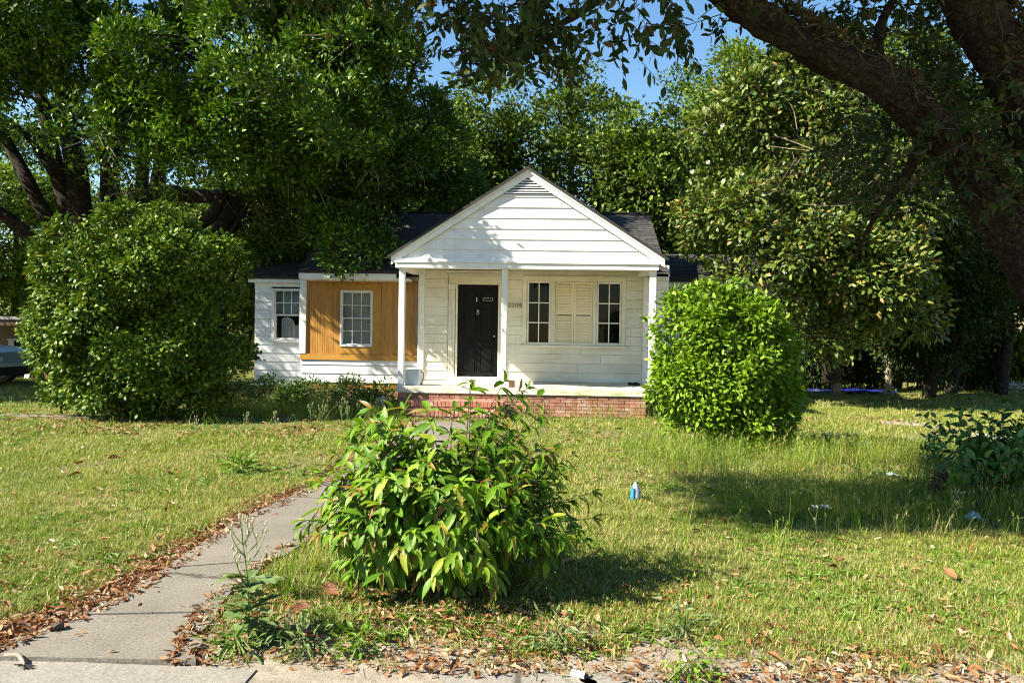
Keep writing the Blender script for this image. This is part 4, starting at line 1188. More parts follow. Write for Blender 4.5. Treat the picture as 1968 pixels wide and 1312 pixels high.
for i, (px, py, Y, w, lab) in enumerate(wood):
    top = P(px, py, Y); k = Y / F
    rr = np.random.default_rng(100 + i)
    bl = []
    h = top.z
    for z_, f_ in ((h - w * k * 0.8, 0.8), (h * 0.72, 1.0), (h * 0.52, 1.05), (h * 0.32, 0.95)):
        for j in range(3):
            bl.append((np.array((top.x + rr.normal() * w * k * 0.55, Y + rr.normal() * w * k * 0.4, z_ + rr.normal() * 0.4)), np.array((w * k * f_ * 0.72, w * k * f_ * 0.72, w * k * 0.62 + 0.3))))
    base = (top.x, Y, 0.0)
    big_tree('woodland_tree', lab, 'tree', base,
        [([(top.x, Y, 0), (top.x + 0.2, Y, h * 0.3), (top.x - 0.1, Y, h * 0.6), (top.x, Y, h * 0.9)], [0.28, 0.22, 0.15, 0.04])],
        bl, 1500, 200 + i, M['back_leaf'] if i != 5 else M['far_leaf'], M['bark'], per=16, sr=0.50, L=0.18, W=0.115, shell=0.66, clusters=95, rc=1.0, lift=0.1, group='woodland trees behind the house', nb=26, r0=0.06, sides=8)
# ---- sunlit trees across the far side, seen under the oaks
far = [(30, 290, 46, 85, 'sunlit yellow-green tree far behind the leaning oak trunks at the left edge'), (110, 310, 52, 80, 'distant yellow-green tree between the leaning limb and the main oak trunk'), (205, 290, 48, 70, 'distant tree showing between the two upright oak trunks'),
       (290, 360, 50, 90, 'distant tree behind the top of the rounded left bush'), (430, 400, 46, 90, 'distant tree seen under the low oak limb'), (560, 420, 44, 90, 'distant tree behind the left wing roof'), (-90, 290, 44, 110, 'distant tree at the far left edge')]
for i, (px, py, Y, w, lab) in enumerate(far):
    top = P(px, py, Y); k = Y / F; h = top.z
    rr = np.random.default_rng(300 + i)
    bl = [(np.array((top.x + rr.normal() * w * k * 0.5, Y + rr.normal(), z_)), np.array((w * k * 0.75, w * k * 0.75, max(w * k * 0.55, 0.8)))) for z_ in (h * 0.78, h * 0.6, h * 0.42, h * 0.25) for j in range(2)]
    big_tree('distant_tree', lab, 'tree', (top.x, Y, 0.0), [([(top.x, Y, 0), (top.x + 0.1, Y, h * 0.5), (top.x, Y, h * 0.9)], [0.25, 0.16, 0.05])],
        bl, 750, 400 + i, M['far_leaf'], M['bark'], per=18, sr=0.7, L=0.27, W=0.13, clusters=60, rc=1.2, group='distant trees beyond the yard', nb=10, sides=6)

# ---- magnolia and its neighbours on the right
big_tree('magnolia_tree', 'large glossy magnolia with a few cream flowers right of the porch', 'tree', (P(1570, 640, 20.5).x, 20.5, 0.0),
    [(px_pts([(1600, 735), (1585, 620), (1570, 480), (1560, 330), (1545, 220)], 20.5), [0.22, 0.19, 0.15, 0.1, 0.05]),
     (px_pts([(1580, 600), (1500, 480), (1440, 400)], 20.3), [0.12, 0.09, 0.04]), (px_pts([(1575, 560), (1640, 460), (1690, 380)], 20.3), [0.12, 0.09, 0.04])],
    [blob(1485, 230, 20.5, 90), blob(1420, 320, 20, 85), blob(1425, 430, 19.6, 85, 75), blob(1510, 500, 19, 105, 80), blob(1590, 320, 20.5, 130), blob(1560, 420, 19.6, 110), blob(1640, 520, 19.4, 95, 75), blob(1700, 430, 20.5, 100), blob(1560, 190, 21, 90), blob(1600, 600, 19.4, 115, 65), blob(1700, 600, 20, 90, 60)],
    3000, 21, M['magnolia_leaf'], M['bark'], per=16, sr=0.32, L=0.165, W=0.07, nb=60, dead=50, up=0.45, clusters=170, rc=0.62, oval=True)
mag = [o for o in col.objects if o.name.startswith('magnolia_tree')][0]
rng = np.random.default_rng(5)
for (px, py) in ((1388, 242), (1360, 312), (1425, 336), (1498, 158), (1330, 330)):
    c = P(px, py, 18.85)
    V = [];
    n = 8
    a = np.arange(n) * 2 * math.pi / n + rng.random()
    A = np.stack([np.cos(a), np.zeros(n) - 0.5, np.sin(a)], 1)
    leaf_cloud('flower', np.tile(np.array(c), (n, 1)), A, np.tile(np.array([[0, -1.0, 0.4]]), (n, 1)), np.full(n, 0.065), np.full(n, 0.05), M['flower'], mag)
right = [(1835, 330, 25, 115, 120, 'dense dark tree behind the thick oak limb'), (1930, 420, 25, 90, 110, 'leafy tree at the right edge with orange dying leaves'), (1790, 500, 23, 95, 90, 'low bushy tree right of the magnolia, darkly shaded'), (1730, 260, 27, 110, 120, 'tall tree between the magnolia and the oak limb')]
for i, (px, py, Y, w, hh, lab) in enumerate(right):
    rr = np.random.default_rng(500 + i)
    bl = [blob(px + rr.normal() * 45, py + rr.normal() * 50, Y + rr.normal() * 0.6, w * 0.7, hh * 0.6) for j in range(5)] + [blob(px, py + 110, Y, w * 0.6, 70)]
    bx = P(px, py, Y)
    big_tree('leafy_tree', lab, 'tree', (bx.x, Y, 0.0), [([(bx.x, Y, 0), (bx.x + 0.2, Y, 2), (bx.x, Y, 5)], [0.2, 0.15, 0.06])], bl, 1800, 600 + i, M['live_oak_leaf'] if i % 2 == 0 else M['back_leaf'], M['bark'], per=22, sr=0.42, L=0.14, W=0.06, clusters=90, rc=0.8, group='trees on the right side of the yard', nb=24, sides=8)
# ---- dark undergrowth along the right side, vine-wrapped stems in it
rng = np.random.default_rng(31)
for i, (px, w, h_, lab) in enumerate(((1570, 80, 170, 'dark shaded thicket behind the bright green rounded bush'), (1670, 85, 190, 'dark thicket between the two vine-covered stems'), (1785, 85, 210, 'blackish thicket below the low bushy tree'), (1872, 68, 150, 'black round shrub beside the far road'))):
    Y = 25.5 + 0.5 * i
    c = G(px, 752); c = P(px, 742, Y)
    t = empty('thicket_shrub', (c.x, Y, 0.0), lab, 'shrub', 'dark shrubs along the right side')
    st = MB()
    for k in range(14):
        a = Vector((c.x + rng.normal() * 0.5, Y + rng.normal() * 0.4, 0)); b = a + Vector((rng.normal() * 0.5, rng.normal() * 0.3, 1.2 + rng.random() * 1.2))
        st.tube([a, (a + b) / 2 + Vector((rng.normal() * 0.1, 0, 0)), b], [0.025, 0.018, 0.006], 4)
    st.build('stem', M['twig'], t)
    k = Y / F
    pos, out = sprays([(np.array((c.x, Y, h_ * k * 0.52)), np.array((w * k * 0.9, w * k * 0.7, h_ * k * 0.50)))], 620, rng, 0.45, 0.6)
    foliage('foliage', pos, out, rng, M['live_oak_leaf'], t, 18, 0.40, 0.13, 0.055)
for (px, lab) in ((1608, 'pale vine-wrapped stem standing in the dark thicket, left one'), (1707, 'twisted pale vine-covered stem catching the sun, right one')):
    p0 = G(px, 733)
    Y = 23.6
    p0 = P(px, 740, Y); t = empty('vine_stem', (p0.x, Y, 0.0), lab, 'tree trunk')
    mb = MB()
    hgt = P(px, 640, Y).z
    for k in range(4):
        mb.tube(spline([(p0.x + 0.07 * k - 0.1, Y + 0.02 * k, 0), (p0.x + 0.05 * math.sin(k * 2.1), Y - 0.04, hgt * 0.35), (p0.x + 0.09 * math.cos(k * 1.7) , Y, hgt * 0.7), (p0.x + 0.20 * math.sin(k * 2.9), Y, hgt * (0.9 + 0.1 * k))], 14), lerp_list([0.07, 0.05, 0.03], 14), 6, 0.3, seed=k)
    mb.build('trunk', M['pale_twig'], t, True)
    r2 = np.random.default_rng(int(px))
    n = 160
    C = np.stack([p0.x + r2.normal(size=n) * 0.2, Y + r2.normal(size=n) * 0.18, r2.random(n) * hgt * 1.3 + 0.1], 1)
    leaf_cloud('vine_leaves', C, r2.normal(size=(n, 3)) + np.array([0, -0.6, -0.3]), r2.normal(size=(n, 3)) * 0.5 + np.array([0, -0.7, 0.6]), np.full(n, 0.1), np.full(n, 0.06), M['back_leaf'], t)['kind'] = 'stuff'
# bamboo-like clump by the far road
rng = np.random.default_rng(77)
c = P(1950, 720, 30); t = empty('reed_clump', (c.x, 30.0, 0.0), 'light green reedy clump beside the far road at the right edge', 'plant')
n = 520
b = np.stack([c.x + rng.normal(size=n) * 0.9, 30 + rng.normal(size=n) * 0.5, rng.random(n) * 0.8], 1)
A = np.stack([rng.normal(size=n) * 0.4, rng.normal(size=n) * 0.3, np.full(n, 1.0)], 1)
leaf_cloud('foliage', b, A, rng.normal(size=(n, 3)) + np.array([0, -1, 0.3]), 0.8 + rng.random(n) * 1.1, np.full(n, 0.05), M['far_leaf'], t, droop=0.3)

# ================================================================== BUSHES
def round_bush(name, label, px, py_base, Y, blobs, n_spray, seed, leaf, per, sr, L, W, up, group=None, shell=0.8, clusters=0, rc=0.3):
    rng = np.random.default_rng(seed)
    c = P(px, 640, Y)
    t = empty(name, (c.x, Y, 0.0), label, 'bush', group)
    st = MB()
    zs = max(b[0][2] for b in blobs)
    for k in range(16):
        a = Vector((c.x + rng.normal() * 0.22, Y + rng.normal() * 0.22, 0))
        b = blobs[k % len(blobs)]
        e = Vector(b[0] + rng.normal(size=3) * b[1] * 0.45)
        st.tube(spline([a, a.lerp(e, 0.5) + Vector((rng.normal() * 0.12, rng.normal() * 0.12, 0)), e], 6), lerp_list([0.035, 0.02, 0.006], 6), 5)
    st.build('stem', M['twig'], t, True)
    pos, out = sprays(blobs, n_spray, rng, shell, 0.55, keep=lambda p, r: (p[:, 2] > 0.12) & (np.array([mnoise.noise(Vector(q) * 1.9 + Vector((seed, 0, 0))) for q in p]) > -0.24), clusters=clusters, rc=rc)
    # stray shoots that stand out of the outline
    sh = rng.choice(len(pos), 60, replace=False)
    sh = sh[pos[sh][:, 2] > 0.5 * zs]
    shp = []
    for i in sh:
        d = out[i] * 0.6 + np.array([0, 0, 0.8]) + rng.normal(size=3) * 0.25; d /= np.linalg.norm(d)
        ln = 0.10 + 0.22 * rng.random()
        shp += [pos[i] + d * ln * q for q in (0.4, 0.7, 1.0)]
    pos = np.concatenate([pos, np.array(shp)]); out = np.concatenate([out, np.tile(np.array([[0, -0.2, 1.0]]), (len(shp), 1))])
    foliage('foliage', pos, out, rng, leaf, t, per, sr, L, W, up=up, oval=True)
    return t
round_bush('camellia_bush', 'tall rounded glossy bush on the left lawn in front of the oaks', 285, 815, 14.4,
    [blob(272, 615, 14.4, 164, 176, 160), blob(205, 530, 14.2, 104, 86), blob(345, 510, 14.4, 98, 78), blob(180, 685, 14.3, 86, 102), blob(368, 685, 14.5, 92, 112), blob(300, 450, 14.4, 80, 38), blob(280, 738, 14.2, 118, 72), blob(142, 605, 14.5, 58, 100), blob(430, 605, 14.7, 36, 100)],
    4300, 41, M['camellia_leaf'], 15, 0.15, 0.092, 0.045, 0.6, clusters=300, rc=0.34)
round_bush('privet_bush', 'bright green rounded bush at the right end of the porch', 1400, 850, 12.1,
    [blob(1388, 710, 12.1, 100, 118, 100), blob(1350, 622, 12.1, 58, 55), blob(1425, 655, 12.1, 66, 72), blob(1332, 760, 11.9, 66, 80), blob(1445, 775, 12.0, 66, 68), blob(1405, 818, 11.8, 78, 42), blob(1482, 730, 12.4, 30, 86)],
    2300, 42, M['lime_leaf'], 13, 0.14, 0.098, 0.042, 0.6, clusters=260, rc=0.24)

# ================================================================== THE BIG OAK OVERHEAD
rng = np.random.default_rng(61)
oak = empty('live_oak', (6.6, 8.6, 0.0), 'huge dark live oak at the right whose two thick limbs reach over the yard', 'tree')
def displaced_limb(mb, pts, rad, n, sides, seed):
    sp = spline(pts, n)
    rr = lerp_list(rad, n)
    up = None
    o = len(mb.v)
    for i, p in enumerate(sp):
        d = (sp[min(i + 1, n)] - sp[max(i - 1, 0)]).normalized()
        if up is None: up = d.orthogonal().normalized()
        up = (up - d * up.dot(d)).normalized(); w = d.cross(up)
        for k in range(sides):
            a = 2 * math.pi * k / sides
            q = up * math.cos(a) + w * math.sin(a)
            c = p + q * rr[i]
            along = i * 0.055
            ridge = abs(mnoise.noise(Vector((a * 3.4 + seed, along * 1.1, 0.4 * math.sin(a))))) * 0.085 + abs(mnoise.noise(Vector((a * 8.0, along * 2.6 + seed, 1.0)))) * 0.050 + abs(mnoise.noise(Vector((a * 15.0, along * 6.0, seed)))) * 0.02
            big = mnoise.noise(c * 1.7 + Vector((seed, 0, 0))) * 0.11 + mnoise.noise(c * 4.5) * 0.05
            mb.v.append(tuple(p + q * rr[i] * (1 + big) + q * (ridge - 0.06)))
    for i in range(n):
        for k in range(sides):
            a, b = o + i * sides + k, o + i * sides + (k + 1) % sides
            mb.f.append((a, b, b + sides, a + sides))
    return sp
tb = MB()
T0 = P(2130, 760, 8.6)
displaced_limb(tb, [(T0.x, 8.6, -0.1), (T0.x - 0.05, 8.6, 0.6), P(2105, 560, 8.5), P(2080, 420, 8.4)], [0.75, 0.62, 0.56, 0.45], 50, 48, 3.0)
tb.build('trunk', M['oak_bark'], oak, True)
l1 = MB()
S1 = displaced_limb(l1, [P(2130, 700, 8.45), P(2030, 570, 8.3), P(1945, 455, 8.1), P(1878, 360, 7.9), P(1795, 245, 7.7), P(1695, 160, 7.4), P(1575, 98, 7.1), P(1455, 30, 6.8), P(1355, -45, 6.5), P(1200, -140, 6.1), P(1000, -230, 5.7)],
                    [0.40, 0.30, 0.235, 0.20, 0.185, 0.172, 0.165, 0.15, 0.145, 0.12, 0.09], 190, 48, 7.0)
l1.build('limb', M['oak_bark'], oak, True)
l2 = MB()
S2 = displaced_limb(l2, [P(2100, 520, 8.5), P(2040, 330, 8.3), P(1975, 180, 8.1), P(1895, 50, 7.8), P(1830, -60, 7.5), P(1700, -220, 7.0)], [0.38, 0.34, 0.29, 0.26, 0.24, 0.17], 110, 48, 12.0)
l2.build('limb', M['oak_bark'], oak, True)
l3 = MB()
S3 = spline([P(1700, 175, 7.4), P(1690, 60, 7.6), P(1740, -40, 7.8)], 12)
l3.tube(S3, lerp_list([0.06, 0.045, 0.03], 12), 7, 0.2)
S4 = spline([P(1780, 240, 7.7), P(1745, 330, 7.9), P(1680, 420, 8.2), P(1640, 500, 8.5)], 14)
l3.tube(S4, lerp_list([0.07, 0.05, 0.03, 0.012], 14), 7, 0.2)
S5 = spline([P(1300, -90, 6.3), P(1180, -20, 6.1), P(1080, 45, 6.0), P(960, 85, 5.9), P(850, 100, 5.8)], 20)
l3.tube(S5, lerp_list([0.05, 0.035, 0.022, 0.014, 0.006], 20), 6, 0.2)
S6 = spline([P(960, 85, 5.9), P(890, 110, 5.9), P(915, 150, 5.9)], 8)
l3.tube(S6, lerp_list([0.014, 0.010, 0.004], 8), 5, 0.2)
l3.build('bough', M['oak_bark'], oak, True)['kind'] = 'stuff'
# ferns and dead leaves riding on the limbs
FC, FA, FN = [], [], []
for sp, i0, i1, r in ((S1, 40, 150, 0.25), (S2, 20, 90, 0.34)):
    for _ in range(2600):
        t = rng.random(); i = int(i0 + (i1 - i0) * t)
        p = np.array(sp[i]); dcl = np.array((sp[i + 1] - sp[i - 1]).normalized())
        patch = mnoise.noise(Vector((i * 0.07, r * 30, 0)))
        if patch < -0.05 and rng.random() < 0.85: continue
        upv = np.array([0, -0.25, 1.0]); upv -= dcl * upv.dot(dcl); upv /= np.linalg.norm(upv)
        sd = np.cross(dcl, upv)
        a = rng.normal() * 0.75
        o = upv * math.cos(a) + sd * math.sin(a)
        rr = (0.25 - 0.10 * (i / len(sp))) if r < 0.3 else 0.28
        FC.append(p + o * rr * 0.98); FA.append(o * 0.6 + rng.normal(size=3) * 0.6 + np.array([0, 0, 0.1])); FN.append(rng.normal(size=3) + np.array([0, -0.5, 0.5]))
n = len(FC)
leaf_cloud('limb_ferns', np.array(FC), np.array(FA), np.array(FN), 0.05 + 0.06 * rng.random(n), 0.014 + 0.012 * rng.random(n), M['fern'], oak, fold=0.3, droop=0.35)['kind'] = 'stuff'
# dead vine strings on the limbs
dv = MB()
for _ in range(16):
    sp = S1 if rng.random() < 0.7 else S2
    i = int(rng.integers(40, len(sp) - 40)); p = Vector(sp[i]); d = (sp[i + 1] - sp[i - 1]).normalized()
    pts = [p + d * (0.16 * q) + Vector((rng.normal() * 0.05, -0.25 - 0.02 * rng.random(), rng.normal() * 0.09)) for q in range(5)]
    dv.tube(spline(pts, 14), 0.0028, 3, cap=False)
dv.build('vine_strings', M['twig'], oak)['kind'] = 'stuff'
# leafy twigs: strands that hang and carry leaves along them
def strands(name, lst, mat, parent, L, W, gap, rng, twig=0.0028):
    C, A, N = [], [], []
    tw = MB()
    for s0, s1, sag in lst:
        s0, s1 = Vector(s0), Vector(s1)
        m = s0.lerp(s1, 0.5) + Vector((rng.normal() * 0.08, rng.normal() * 0.08, sag))
        ln = (s1 - s0).length
        k = max(int(ln / 0.07), 4)
        sp = spline([s0, m, s1], k)
        tw.tube(sp, lerp_list([twig * 1.6, twig, twig * 0.5], k), 4, cap=False)
        nl = int(ln / gap)
        for j in range(nl):
            t = (j + rng.random()) / nl
            if t < 0.08: continue
            i = min(int(t * k), k - 1)
            p = sp[i].lerp(sp[i + 1], t * k - i); d = (sp[i + 1] - sp[i]).normalized()
            side = Vector(rng.normal(size=3)); side = (side - d * side.dot(d)).normalized()
            a = d * 0.6 + side * 0.9 + Vector((0, 0, -0.35))
            C.append(np.array(p)); A.append(np.array(a)); N.append(np.array(side.cross(d)) + rng.normal(size=3) * 0.5 + np.array([0, -0.2, 0.5]))
    o = tw.build(name + '_twigs', M['twig'], parent); o['kind'] = 'stuff'
    n = len(C)
    return leaf_cloud(name, np.array(C), np.array(A), np.array(N), L * (0.7 + 0.6 * rng.random(n)), W * (0.75 + 0.5 * rng.random(n)), mat, parent, fold=0.12, droop=0.12, oval=True)
hang = []
def curtain(x0, x1, y0, y1, n, Y0, Y1, drop):
    for _ in range(n):
        px = x0 + (x1 - x0) * rng.random(); py = y0 + (y1 - y0) * rng.random(); Y = Y0 + (Y1 - Y0) * rng.random()
        p = P(px, py, Y)
        d = drop * (0.5 + rng.random())
        hang.append((p, p + Vector((rng.normal() * 0.22, rng.normal() * 0.22, -d)), 0.05))
curtain(840, 1080, -110, 50, 80, 5.4, 6.4, 0.30)
curtain(860, 1080, 10, 95, 45, 5.5, 6.2, 0.26)
curtain(930, 1060, 70, 130, 16, 5.6, 6.0, 0.24)
curtain(1170, 1285, -90, 20, 18, 5.4, 6.2, 0.34)
curtain(1165, 1250, 30, 80, 9, 5.4, 6.0, 0.30)
curtain(560, 850, -140, -20, 60, 5.2, 6.2, 0.26)
curtain(250, 560, -160, -50, 36, 5.0, 6.0, 0.2)
for q in range(26):                                              # boughs seen over the limb at the right
    pass
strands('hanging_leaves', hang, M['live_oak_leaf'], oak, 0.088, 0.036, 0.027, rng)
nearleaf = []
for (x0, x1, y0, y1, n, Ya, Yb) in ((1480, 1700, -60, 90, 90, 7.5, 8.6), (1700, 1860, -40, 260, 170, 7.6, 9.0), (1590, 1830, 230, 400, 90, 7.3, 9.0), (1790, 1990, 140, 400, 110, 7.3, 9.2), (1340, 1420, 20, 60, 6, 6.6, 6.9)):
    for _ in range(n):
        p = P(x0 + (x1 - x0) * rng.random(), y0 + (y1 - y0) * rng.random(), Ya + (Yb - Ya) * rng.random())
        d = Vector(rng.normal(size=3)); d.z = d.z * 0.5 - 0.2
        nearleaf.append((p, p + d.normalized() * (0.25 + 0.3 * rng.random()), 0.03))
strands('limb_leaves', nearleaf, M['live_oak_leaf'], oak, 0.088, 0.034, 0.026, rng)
# dead pale twigs below the limb
dt = MB()
for _ in range(60):
    p = P(1480 + 320 * rng.random(), 240 + 180 * rng.random(), 8.6 + rng.random())
    d = Vector((-0.9 + rng.normal() * 0.5, rng.normal() * 0.3, -0.15 + rng.normal() * 0.4)).normalized()
    m = p + d * 0.25
    dt.tube(spline([p, m, m + (d + Vector((rng.normal() * 0.5, 0, rng.normal() * 0.5))).normalized() * 0.25], 5), [0.006, 0.005, 0.005, 0.004, 0.003, 0.002], 3, cap=False)
dt.build('dead_twigs', M['pale_twig'], oak)['kind'] = 'stuff'
# the crown above the frame: its shade falls on the limbs and across the right lawn
def overhead(n, gx0, gx1, gy0, gy1, z0, z1, rg):
    z = z0 + (z1 - z0) * rg.random(n); gx_ = gx0 + (gx1 - gx0) * rg.random(n); gy_ = gy0 + (gy1 - gy0) * rg.random(n)
    return np.stack([gx_ - SX * z, gy_ - SY * z, z], 1)
pos = np.concatenate([overhead(1100, 1.6, 5.0, 6.9, 9.2, 4.6, 6.8, rng), overhead(3600, 4.8, 13.5, 7.0, 13.0, 5.8, 9.2, rng), overhead(1500, 4.6, 9, 7.0, 10.8, 5.2, 7.5, rng)])
cl = np.array([mnoise.noise(Vector(((q[0] + SX * q[2]) * 1.3, (q[1] + SY * q[2]) * 1.9, 2.0))) for q in pos])
vis = pos[:, 2] > 1.75 + np.maximum(pos[:, 1], 0.5) * 0.47         # stay above the picture
gy_ = pos[:, 1] + SY * pos[:, 2]; gx_ = pos[:, 0] + SX * pos[:, 2]
vis &= ~((gx_ < 5.0) & (cl < -0.08))
vis &= ~((gx_ > 4.4) & (gx_ < 8.0) & (gy_ > 10.8))
pos = pos[vis]
out = norm(rng.normal(size=pos.shape) + np.array([0, 0, 0.8]))
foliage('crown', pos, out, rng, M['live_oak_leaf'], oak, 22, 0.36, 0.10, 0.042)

# ================================================================== LEAFY SHRUBS WITH LARGE LEAVES
def leaf_blade(name, width, curl, fold, mat, segs=5, wave=0.0):
    """one leaf: base at the origin, length 1 along +Y, upper face +Z"""
    v, f = [(0, 0, 0)], []
    for i in range(1, segs):
        t = i / segs
        w = width * (math.sin(math.pi * t ** 0.85) ** 0.9) * 0.5
        z = -curl * t * t; wz = wave * math.sin(t * 9)
        v += [(-w, t, z + fold * w + wz), (0, t, z), (w, t, z + fold * w - wz)]
    v.append((0, 1.0, -curl * 1.08))
    f += [(0, 2, 1), (0, 3, 2)]
    for i in range(segs - 2):
        a = 1 + 3 * i
        f += [(a, a + 1, a + 4), (a, a + 4, a + 3), (a + 1, a + 2, a + 5), (a + 1, a + 5, a + 4)]
    a = 1 + 3 * (segs - 2)
    f += [(a, a + 1, a + 3), (a + 1, a + 2, a + 3)]
    me = bpy.data.meshes.new(name)
    me.from_pydata(v, [], f)
    me.polygons.foreach_set('use_smooth', [True] * len(f))
    me.materials.append(mat)
    return me
def leafy_shrub(name, label, base, rad, cz, n_stem, seed, leaf_mats, mass_mat, red_mat, L, wid, spacing, n_obj, droop=0.55, shoots=0, stem_mat=None, tips=True, bottom=-0.55):
    rng = np.random.default_rng(seed)
    t = empty(name, base, label, 'shrub')
    B = Vector(base)
    variants = [leaf_blade('leaf', wid * (0.85 + 0.3 * rng.random()), 0.10 + 0.28 * rng.random(), 0.25 + 0.35 * rng.random(), leaf_mats, 5, 0.012) for _ in range(7)]
    rv = [leaf_blade('young_leaf', wid * 0.75, 0.3 + 0.2 * k, 0.5, red_mat, 5) for k in range(3)] if red_mat else []
    LV = []
    stems = MB()
    for s in range(n_stem):
        d = norm(rng.normal(size=(1, 3)))[0]
        d[2] = abs(d[2]) * 1.0 if rng.random() < 0.50 else -abs(d[2]) * 0.7
        d[2] = max(d[2], bottom)
        if d[1] > 0 and rng.random() < 0.45: d[1] *= -1
        k = 0.70 + 0.40 * rng.random()
        if s < shoots:
            d = np.array([rng.normal() * 0.45, rng.normal() * 0.3, 1.0]); d /= np.linalg.norm(d); k = 1.08 + 0.32 * rng.random()
        e = B + Vector((d[0] * rad[0] * k, d[1] * rad[1] * k, cz + d[2] * rad[2] * k))
        e.z = max(e.z, 0.06)
        s0 = B + Vector((rng.normal() * 0.09, rng.normal() * 0.09, 0))
        h = Vector((e.x, e.y, 0)) - Vector((B.x, B.y, 0))
        if d[2] > -0.1: mid = s0.lerp(e, 0.5) + Vector((-h.x * 0.16, -h.y * 0.16, 0.10))
        else: mid = s0.lerp(e, 0.55) + Vector((0, 0, 0.42 + 0.1 * rng.random()))
        nn = 14
        sp = spline([s0, mid, e], nn)
        stems.tube(sp, lerp_list([0.007, 0.005, 0.0022], nn), 5, cap=False)
        ln = sum((sp[i + 1] - sp[i]).length for i in range(nn))
        m = int(ln * 0.72 / spacing)
        phase = rng.random() * 6
        for j in range(m + (4 if tips else 1)):
            tt = 0.28 + 0.72 * min(j / max(m, 1), 1.0)
            i = min(int(tt * nn), nn - 1)
            p = sp[i].lerp(sp[i + 1], min(tt * nn - i, 1.0)); dr = (sp[i + 1] - sp[i]).normalized()
            ang = phase + j * 2.4
            u = dr.orthogonal().normalized(); w = dr.cross(u)
            side = u * math.cos(ang) + w * math.sin(ang)
            tip = j > m
            outw = Vector((p.x - B.x, p.y - B.y, 0.15)); outw = outw.normalized() if outw.length > 1e-3 else Vector((0, -1, 0))
            a = (dr * (0.9 if tip else 0.35) + side * 0.75 + outw * 0.35 + Vector((0, 0, -droop * (0.6 + 0.8 * rng.random())))).normalized()
            nrm = Vector((0, 0, 1.0)) + outw * 0.75 + Vector(rng.normal(size=3)) * 0.22
            nrm = (nrm - a * nrm.dot(a)).normalized()
            Lf = L * (0.62 + 0.5 * rng.random()) * (0.7 if tip else 1.0)
            LV.append((p, a, nrm, Lf, bool(red_mat) and ((tip and rng.random() < 0.36) or rng.random() < 0.012)))
    stems.build('stem', stem_mat or M['twig'], t)
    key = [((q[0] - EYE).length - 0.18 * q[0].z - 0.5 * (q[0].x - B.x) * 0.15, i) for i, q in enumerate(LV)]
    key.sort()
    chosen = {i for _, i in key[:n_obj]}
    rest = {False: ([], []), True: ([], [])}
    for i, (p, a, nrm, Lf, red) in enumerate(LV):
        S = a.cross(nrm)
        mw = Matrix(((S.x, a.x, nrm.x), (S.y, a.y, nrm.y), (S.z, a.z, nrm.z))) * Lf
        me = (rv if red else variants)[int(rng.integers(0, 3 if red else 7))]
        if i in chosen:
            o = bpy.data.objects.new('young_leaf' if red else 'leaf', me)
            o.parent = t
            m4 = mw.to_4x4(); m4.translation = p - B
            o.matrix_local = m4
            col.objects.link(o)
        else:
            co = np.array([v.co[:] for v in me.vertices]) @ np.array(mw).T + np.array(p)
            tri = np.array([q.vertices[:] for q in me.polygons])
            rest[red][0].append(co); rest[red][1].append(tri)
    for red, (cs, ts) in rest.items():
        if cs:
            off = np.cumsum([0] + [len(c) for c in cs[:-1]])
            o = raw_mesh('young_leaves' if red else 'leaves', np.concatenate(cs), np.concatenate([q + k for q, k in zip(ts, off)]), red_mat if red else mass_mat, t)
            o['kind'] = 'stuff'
    return t
fb = G(858, 1118)
leafy_shrub('leafy_shrub', 'large-leaved green shrub with bronze shoot tips in the middle of the foreground beside the path', (fb.x, fb.y, 0.0), (0.88, 0.74, 0.63), 0.48, 290, 71,
            M['shrub_leaf'], M['shrub_leaf_mass'], M['red_leaf'], 0.145, 0.36, 0.050, 300, droop=0.62, shoots=11)
rb = G(1915, 975)
leafy_shrub('leafy_shrub', 'dark green leafy shrub in the oak shade at the right edge of the lawn', (rb.x, rb.y, 0.0), (0.78, 0.55, 0.50), 0.46, 64, 72,
            M['shade_leaf'], M['shade_leaf_mass'], None, 0.125, 0.42, 0.050, 220, droop=0.25, shoots=9, stem_mat=M['green_stem'], tips=False)
sb_ = G(1790, 935)
leafy_shrub('leafy_sapling', 'thin dark green sapling leaning left of the shaded shrub at the right', (sb_.x, sb_.y, 0.0), (0.16, 0.14, 0.34), 0.36, 7, 73,
            M['shade_leaf'], M['shade_leaf_mass'], None, 0.12, 0.42, 0.06, 60, droop=0.25, stem_mat=M['green_stem'], tips=False)
# dark dry palm frond lying against the shrub
fr0 = G(1800, 960)
fr = empty('palm_frond', (fr0.x, fr0.y, 0.0), 'dark dry fan-shaped palm frond left of the shaded shrub', 'palm frond')
hub = Vector((fr0.x + 0.16, fr0.y, 0.14))
for k in range(13):
    a = R(118 + 6.5 * k)
    d = Vector((math.cos(a), -0.12 + 0.03 * k * 0.2, math.sin(a) * 0.9))
    ln = 0.34 + 0.05 * math.sin(k * 2.2)
    w = Vector((-d.z, 0, d.x)).normalized() * 0.011
    e = hub + d.normalized() * ln + Vector((0, 0, -0.03))
    m_ = hub.lerp(e, 0.55) + Vector((0, -0.02, 0.02))
    MB().add([hub - w * 0.4, hub + w * 0.4, m_ + w, m_ - w, e, m_ + Vector((0, -0.008, 0))], [(0, 1, 5), (1, 2, 5), (2, 4, 5), (4, 3, 5), (3, 0, 5)]).build('frond_leaflet', M['dirt_leaf'] if 'dirt_leaf' in M else M['twig'], fr)
MB().tube([hub, hub + Vector((0.2, 0.05, -0.12))], [0.010, 0.014], 6).build('stalk', M['twig'], fr)

